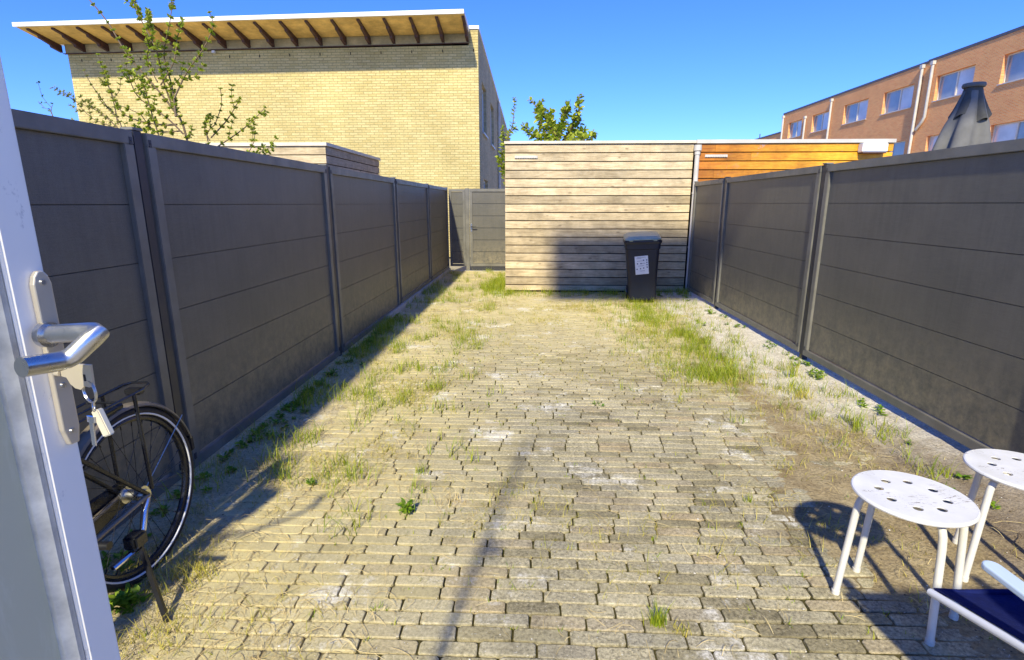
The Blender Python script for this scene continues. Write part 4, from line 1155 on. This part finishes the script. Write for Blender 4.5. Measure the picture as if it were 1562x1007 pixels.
branchy('young_tree', 'young slender tree with long leafy shoots above the left fence', (gb.x, gb.y, 0), [
    ([gb, gb+Vector((.02, 0, 1.0))]+pix(Yt, (285, 212), (262, 165), (230, 125), (195, 85), (165, 35), (135, -2)), .016),
    (pix(Yt, (268, 178), (262, 130), (250, 85), (258, 40), (265, -8), jit=.1, seed=1), .007),
    (pix(Yt, (262, 160), (248, 120), (238, 75), (215, 30), (200, -10), jit=.1, seed=2), .007),
    (pix(Yt, (266, 150), (285, 110), (310, 75), (325, 40), (320, 20), jit=.1, seed=3), .007),
    (pix(Yt, (280, 205), (255, 180), (225, 160), (205, 140), (192, 98), jit=.1, seed=4), .007),
    (pix(Yt, (270, 190), (240, 190), (190, 175), (165, 130), (150, 84), jit=.1, seed=5), .007),
    (pix(Yt, (275, 200), (235, 200), (215, 175), (180, 160), jit=.1, seed=6), .006),
    (pix(Yt, (245, 130), (265, 95), (270, 60), (278, 30), jit=.1, seed=7), .005),
    (pix(Yt, (240, 125), (225, 90), (232, 50), (225, 15), jit=.1, seed=8), .005),
    (pix(Yt, (245, 215), (235, 185), (225, 150), (215, 120), jit=.1, seed=9), .005),
], M['leaf'], .033, .0028, seed=5, twigs=.32)
gb = Vector((-3.55, 4.9, 0))
branchy('shrub', 'pale feathery shrub at the left end above the fence, near the house corner', (gb.x, gb.y, 0), [
    ([gb, gb+Vector((0, 0, 1.2))]+pix(4.9, (190, 205), (165, 165), (140, 130), (128, 108)), .010),
    (pix(4.9, (185, 200), (150, 170), (115, 155), (97, 140), jit=.1, seed=1), .005),
    (pix(4.9, (180, 190), (172, 150), (160, 120), jit=.1, seed=2), .005),
    (pix(4.9, (175, 195), (140, 180), (120, 160), jit=.1, seed=3), .004),
], M['leaf_pale'], .026, .004, seed=8, twigs=.6)
gb = Vector((-2.72, 5.3, 0))
branchy('shrub', 'low leafy shrub with arching shoots just above the second panel of the left fence', (gb.x, gb.y, 0), [
    ([gb, gb+Vector((0, 0, 1.2))]+pix(5.3, (318, 220), (328, 190), (338, 160), (336, 136)), .010),
    (pix(5.3, (322, 210), (345, 185), (358, 165), (366, 150), jit=.1, seed=1), .006),
    (pix(5.3, (320, 215), (312, 195), (320, 175), jit=.1, seed=2), .005),
    (pix(5.3, (330, 225), (360, 205), (385, 185), (404, 164), jit=.1, seed=3), .006),
    (pix(5.3, (375, 240), (388, 215), (386, 197), jit=.1, seed=4), .004),
    (pix(5.3, (380, 240), (395, 228), (402, 222), jit=.1, seed=5), .004),
], M['leaf'], .032, .003, seed=9, twigs=.25)
gb = Vector((-4.35, 4.9, 0))
branchy('shrub', 'few thin twigs just clearing the left fence beside the door', (gb.x, gb.y, 0), [
    ([gb, gb+Vector((0, 0, 1.2))]+pix(4.9, (85, 190), (68, 165), (58, 155)), .006),
    (pix(4.9, (84, 185), (78, 170), (80, 160)), .003)], M['leaf_dark'], .030, .04, seed=3, twigs=.15)
gb = Vector((.45, 13.4, 0))
branchy('garden_tree', 'leafy green tree rising behind the weathered timber shed', (gb.x, gb.y, 0), [
    ([gb, gb+Vector((0, 0, 1.6)), at(850, 220, 13.4), at(840, 195, 13.4), at(825, 170, 13.4), at(808, 152, 13.4)], .05),
    (pix(13.4, (852, 222), (855, 195), (862, 170), (868, 158), jit=.2, seed=1), .03),
    (pix(13.4, (853, 222), (872, 195), (882, 170), (884, 146), jit=.2, seed=2), .03),
    (pix(13.4, (848, 222), (830, 200), (822, 175), (826, 155), jit=.2, seed=3), .03),
    (pix(13.4, (850, 225), (820, 212), (805, 200), (798, 192), jit=.2, seed=4), .02),
    (pix(13.4, (850, 215), (840, 190), (842, 170), jit=.3, seed=5), .02),
    (pix(13.4, (855, 222), (880, 205), (893, 200), jit=.3, seed=6), .02),
    (pix(13.4, (858, 225), (885, 215), (905, 208), jit=.3, seed=7), .02),
], M['leaf'], .14, .011, seed=19, twigs=.45)
gb = Vector((-.62, 12.9, 0))
branchy('garden_tree', 'slim upright tree between the yellow house and the timber shed', (gb.x, gb.y, 0), [
    ([gb, gb+Vector((0, 0, 1.4)), at(772, 225, 12.9), at(782, 190, 12.9), at(785, 150, 12.9)], .03),
    (pix(12.9, (771, 280), (766, 250), (768, 215), (766, 195), jit=.15, seed=1), .02),
    (pix(12.9, (771, 285), (774, 260), (772, 230), jit=.15, seed=2), .02),
], M['leaf'], .11, .014, seed=21, twigs=.22)

# ------------------------------------------------------------------ grass, weeds, straw, grit
def surf(x, y):
    h = fill_h(x, y)
    return max(h, -.003) if (-1.8 < x < 2.3) else h
def blades(pts, hmin, hmax, width, bend, seed, segs=3, flat=0.0):
    r = np.random.default_rng(seed)
    V = []; F = []
    for (x, y) in pts:
        z = surf(x, y)-.004
        H = r.uniform(hmin, hmax); a = r.uniform(0, 2*math.pi); bd = bend*r.uniform(.3, 1.4)*H
        w = width*r.uniform(.7, 1.3); fa = a+math.pi/2+r.uniform(-.5, .5)
        sx, sy = math.cos(fa)*w/2, math.sin(fa)*w/2
        b = len(V)
        for k in range(segs+1):
            t = k/segs; ww = 1-t**1.6
            cx = x+math.cos(a)*bd*t*t; cy = y+math.sin(a)*bd*t*t; cz = z+H*t*(1-flat*t)
            if k == segs: V.append((cx, cy, cz))
            else: V.append((cx-sx*ww, cy-sy*ww, cz)); V.append((cx+sx*ww, cy+sy*ww, cz))
        for k in range(segs-1): 
            F.append((b+2*k, b+2*k+1, b+2*k+3)); F.append((b+2*k, b+2*k+3, b+2*k+2))
        k = segs-1; F.append((b+2*k, b+2*k+1, b+2*k+2))
    return V, F
def clumps(n, fn, per, sd, seed):
    """clump centres by rejection on density fn(x,y) in 0..1, then 'per' blades around each"""
    r = random.Random(seed); out = []; c = 0; tries = 0
    while c < n and tries < n*60:
        tries += 1
        x = r.uniform(-1.84, 2.5); y = 1.1+10.7*r.random()**1.3
        if y > 8.97 and x > -.49: continue
        if r.random() < fn(x, y):
            c += 1
            for _ in range(r.randint(max(1, per//2), per)):
                px, py = x+r.gauss(0, sd), y+r.gauss(0, sd)
                if -1.85 < px < 2.51 and not (py > 8.97 and px > -.5): out.append((px, py))
    return out
def g(x, y, cx, cy, sx, sy): return math.exp(-((x-cx)/sx)**2-((y-cy)/sy)**2)
def patch(x, y, s, seed): return sst(-.05, .25, fbm(x, y, s, seed))
# lush green grass
def d_green(x, y):
    d = 0
    if y > 8.2 and x > -.5: d += .9*sst(8.35, 8.85, y)*(.35+.65*patch(x, y, 2, 41))
    d += 1.3*g(x, y, -.62, 9.6, .22, .8)
    d += (.9*g(x, y, 1.72-.04*(y-5.5)+.10*nz(x, y, 1.5, 70), 5.9, .17, 1.1)+.3*g(x, y, 1.5, 6.0, .5, 1.4))*(.25+.75*patch(x, y, 3.5, 71))+.8*g(x, y, 1.55, 4.5, .22, .22)
    d += .9*g(x, y, 1.55, 7.9, .5, .35)*patch(x, y, 3, 42)+.5*g(x, y, 1.5, 7.0, .3, .7)*patch(x, y, 3, 43)
    d += .7*sst(-1.55, -1.75, x)*sst(3.0, 5.0, y)*(1-.4*sst(7, 9, y))*patch(x, y, 1.5, 44)
    d += .45*g(x, y, 2.1, 3.9, .22, 1.0)*patch(x, y, 4, 45)+.25*g(x, y, 2.2, 6.2, .25, 1.4)*patch(x, y, 4, 72)+.3*sst(-.2, -1.0, x)*sst(1.8, 3.2, y)*patch(x, y, 2.6, 73)
    return min(1, d)
pts = clumps(2300, d_green, 12, .03, 51)
V, F = blades(pts, .025, .14, .0042, .75, 1)
tag(raw('green_grass', V, F, M['grass']), 'bright green grass growing along the shed, fences and sand strip', 'grass', kind='stuff')
# yellowing low grass
def d_yel(x, y):
    d = .8*g(x, y, 1.0, 7.3, 1.2, 1.1)*patch(x, y, 1.6, 46)+.9*g(x, y, 1.45, 5.6, .42, 1.3)*patch(x, y, 2, 47)
    d += .75*sst(-.35, -1.0, x)*sst(9.5, 7.5, y)*sst(2.2, 3.2, y)*patch(x, y, 1.5, 48)
    d += .5*sst(-1.0, -1.3, x)*sst(3.4, 2.2, y)*patch(x, y, 2.2, 49)+.8*g(x, y, 1.62, 4.5, .35, .4)
    d += .25*g(x, y, 1.95, 3.5, .25, .6)+.10*patch(x, y, 1.1, 50)*sst(9, 6, y)
    return min(1, d*.9)
pts = clumps(2600, d_yel, 11, .035, 52)
V, F = blades(pts, .015, .075, .0030, 1.1, 2, flat=.3)
tag(raw('yellow_grass', V, F, M['grass_y']), 'yellowing low grass spread over the paving', 'grass', kind='stuff')
# moss and seedlings in the joints
pts = []
r_ = random.Random(77)
for _ in range(900):
    x = r_.uniform(-1.4, 1.9); y = 1.3+6.5*r_.random()**1.2
    if r_.random() < .35+.65*patch(x, y, 1.2, 60)*(1 if x < .2 else .5):
        for _k in range(r_.randint(3, 7)): pts.append((x+r_.gauss(0, .012), y+r_.gauss(0, .008)))
V, F = blades(pts, .010, .035, .004, .8, 3)
tag(raw('joint_grass', V, F, M['grass']), 'small grass blades sprouting in the joints of the pavers', 'grass', kind='stuff')

# broad leaved weeds as rosettes, spread along the foot of the fences
def rosette(V, F, x, y, n, L, r, up=.6):
    z = surf(x, y)
    for k in range(int(n*1.9)):
        a = r.uniform(0, 2*math.pi); el = r.uniform(.1, 1.0)*up
        d = Vector((math.cos(a), math.sin(a), el)); s0 = Vector((x+math.cos(a)*L*.25*r.random(), y+math.sin(a)*L*.25*r.random(), z+r.random()*L*.9*up))
        leaf_quad(V, F, s0, d, Vector((r.uniform(-.3, .3), r.uniform(-.3, .3), 1)), L*r.uniform(.4, .8), L*r.uniform(.22, .42))
V = []; F = []; r_ = random.Random(5)
for _ in range(420):
    y = r_.uniform(1.2, 7.0)
    if r_.random() > .2+.8*patch(0, y, 1.3, 61): continue
    x = -1.80+abs(r_.gauss(0, .085)); rosette(V, F, x, y, r_.randint(5, 11), r_.uniform(.025, .055), r_)
for (cx, cy, n) in ((2.42, 7.1, 9), (2.40, 6.2, 6), (2.42, 4.55, 10), (2.43, 4.9, 8), (2.40, 3.65, 8), (2.05, 6.5, 5), (2.28, 2.85, 2), (2.35, 8.4, 9), (2.0, 8.7, 9), (.9, 8.8, 7), (1.3, 8.85, 5), (2.44, 5.35, 6), (2.2, 2.55, 2)):
    for _ in range(n): rosette(V, F, min(2.48, cx+r_.gauss(0, .05)), cy+r_.gauss(0, .13), r_.randint(5, 9), r_.uniform(.03, .055), r_)
tag(raw('weeds', V, F, M['weed']), 'broad-leaved green weeds along the foot of both fences', 'weeds', kind='stuff')
# straw and dead stalks lying about
def d_straw(x, y):
    d = .9*sst(-.5, -1.2, x)*sst(4.6, 2.6, y)+.35*sst(-.2, -1.0, x)+.6*g(x, y, 1.1, 6.5, 1.0, 1.8)+.12
    d += .5*g(x, y, .2-.45, 2.35, .25, .25)
    return min(1, d)*(.3+.7*patch(x, y, 1.8, 62))
V = []; F = []; r_ = random.Random(9)
cnt = 0
while cnt < 7000:
    x = r_.uniform(-1.8, 2.3); y = 1.15+8*r_.random()**1.5
    if y > 8.9 and x > -.5: continue
    if r_.random() > d_straw(x, y): continue
    cnt += 1
    a = r_.uniform(0, 2*math.pi); L = r_.uniform(.02, .11); cv = r_.gauss(0, 1.0); w = r_.uniform(.0004, .0010)
    px, py = x, y; z0 = surf(x, y)+.002; n = 4; lift = r_.random()**2*.03
    b = len(V)
    for k in range(n+1):
        aa = a+cv*k/n; t = k/n
        z = z0+lift*math.sin(math.pi*t)+(.003 if k else 0)
        V += [(px-math.sin(aa)*w, py+math.cos(aa)*w, z), (px+math.sin(aa)*w, py-math.cos(aa)*w, z+.001)]
        px += math.cos(aa)*L/n; py += math.sin(aa)*L/n
    for k in range(n): F.append((b+2*k, b+2*k+1, b+2*k+3, b+2*k+2))
tag(raw('straw', V, F, M['straw']), 'pale dry stalks and straw scattered over the paving', 'straw', kind='stuff')
# grit: small stones and shell fragments
def stones(n, fn, smin, smax, seed, mat, name, label):
    r = random.Random(seed); V = []; F = []; c = 0
    ico = [(0, 0, 1), (.9, 0, .3), (.28, .85, .3), (-.72, .53, .3), (-.72, -.53, .3), (.28, -.85, .3), (0, 0, -.4)]
    fc = [(0, 1, 2), (0, 2, 3), (0, 3, 4), (0, 4, 5), (0, 5, 1), (6, 2, 1), (6, 3, 2), (6, 4, 3), (6, 5, 4), (6, 1, 5)]
    while c < n:
        x = r.uniform(-1.8, 2.45); y = 1.1+7.8*r.random()**1.5
        if r.random() > fn(x, y): continue
        c += 1; s = r.uniform(smin, smax)*r.uniform(.5, 1.2); a = r.uniform(0, 6.3); b = len(V); z = surf(x, y)+s*.15
        el = r.uniform(.6, 1.5)
        for q in ico:
            px, py, pz = q[0]*s*el, q[1]*s, q[2]*s*.6
            V.append((x+px*math.cos(a)-py*math.sin(a)+r.uniform(-.1, .1)*s, y+px*math.sin(a)+py*math.cos(a)+r.uniform(-.1, .1)*s, z+pz))
        F += [(b+i, b+j, b+k) for i, j, k in fc]
    return tag(raw(name, V, F, mat), label, 'gravel', kind='stuff')
stones(1800, lambda x, y: .25+.75*sst(-.7, -1.3, x)+.5*sst(1.6, 2.1, x), .0018, .0060, 31, simple('shell_grit', (.74, .70, .60), .6, 0, .1, 40, .2), 'shell_grit', 'small white shell fragments scattered over the yard')
stones(2200, lambda x, y: .35+.65*sst(1.5, 2.0, x)*sst(4.6, 2, y)+.3*sst(-1.0, -1.5, x), .0015, .0055, 32, simple('dark_crumbs', (.09, .06, .035), .9, 0, .3, 40, .2), 'soil_crumbs', 'dark crumbs of soil and bark on the ground')

# single tufts and plants that stand out
def tuft(name, label, x, y, n, h0, h1, mat, seed, spread=.02, w=.0045, bend=.5, weed=0, grp='single plants growing in the paving'):
    r = random.Random(seed)
    pts = [(x+r.gauss(0, spread), y+r.gauss(0, spread*.7)) for _ in range(n)]
    V, F = blades(pts, h0, h1, w, bend, seed) if n else ([], [])
    V = [(a-x, b-y, c) for a, b, c in V]; F = [tuple(f) for f in F]
    if weed:
        V2 = []; F2 = []
        for _ in range(weed): rosette(V2, F2, x+r.gauss(0, spread), y+r.gauss(0, spread), 7, h1*.75, r, 1.0)
        b = len(V); V += [(p[0]-x, p[1]-y, p[2]) for p in V2]; F += [tuple(b+i for i in f) for f in F2]
    o = raw(name, V, F, mat); o.location = (x, y, 0)
    tag(o, label, 'grass tuft' if 'grass' in name else 'weed', grp)
tuft('grass_tuft', 'biggest bright green grass tuft, in the foreground below the middle of the yard', .447, 1.635, 90, .05, .105, M['grass'], 1, .016, .0035, .45)
tuft('grass_tuft', 'small brownish tuft just right of the big foreground grass tuft', .525, 1.60, 26, .02, .05, M['grass_y'], 2, .014, .004, .9)
tuft('weed', 'leafy green weed left of the middle, at the end of a line of sprouts', -.60, 2.30, 12, .03, .08, M['weed'], 3, .02, .004, .5, 3)
tuft('grass_tuft', 'upright dark green sprouts behind the leafy weed left of the middle', -.615, 2.70, 40, .03, .085, M['grass'], 4, .022, .004, .4)
tuft('grass_tuft', 'dry brown grass tuft beside the leafy weed left of the middle', -.40, 2.40, 60, .02, .07, M['straw'], 5, .035, .003, 1.2)
tuft('weed', 'flat green rosette weed alone in the middle of the yard', .50, 3.77, 10, .01, .03, M['weed'], 6, .03, .006, 2.0, 3)
tuft('weed', 'small lime green weed at the left edge of the pavers near the bicycle', -1.17, 2.53, 4, .02, .05, M['weed'], 7, .008, .004, .5, 2)
tuft('grass_tuft', 'small green tuft at the right end of the pavers above the nearer stool', 1.08, 2.46, 26, .02, .07, M['grass'], 8, .012, .0035, .5)
tuft('grass_tuft', 'tall thin green stalks on the sand beside the second right fence post', 2.20, 4.45, 26, .10, .26, M['grass'], 9, .035, .006, .5)
tuft('grass_tuft', 'tall green stalk with drooping blades on the sand before the right fence', 2.12, 3.35, 22, .08, .24, M['grass'], 10, .03, .005, .6)
tuft('grass_tuft', 'round yellow-green tuft on the sand left of the drooping stalk', 2.02, 3.95, 70, .04, .11, M['grass_y'], 11, .05, .005, .8)
tuft('grass_tuft', 'yellow-green tuft at the near end of the long grassy strip', 1.52, 4.40, 110, .05, .15, M['grass'], 12, .07, .005, .7)
tuft('grass_tuft', 'bright tuft at the foot of the bicycle kickstand', -1.36, 1.80, 120, .03, .10, M['grass_y'], 13, .06, .004, .8)
tuft('weed', 'dark leafy weed below the bicycle wheel', -1.47, 1.63, 0, .03, .075, M['weed'], 14, .022, .004, .8, 9)
# twigs
t = MB(); r_ = random.Random(12)
for (x, y) in ((2.05, 3.05), (2.25, 2.8), (2.2, 2.5), (1.95, 2.7), (2.35, 3.3), (1.9, 2.25), (2.1, 2.15)):
    a = r_.uniform(0, 3); L = r_.uniform(.06, .16); z = surf(x, y)+.006
    t.tube([(x, y, z), (x+math.cos(a)*L*.5, y+math.sin(a)*L*.5, z+.012), (x+math.cos(a+.3)*L, y+math.sin(a+.3)*L, z)], .0016, 5)
tag(t.build('twigs', M['bark']), 'thin dark twigs lying on the sand near the stools', 'twigs', kind='stuff')
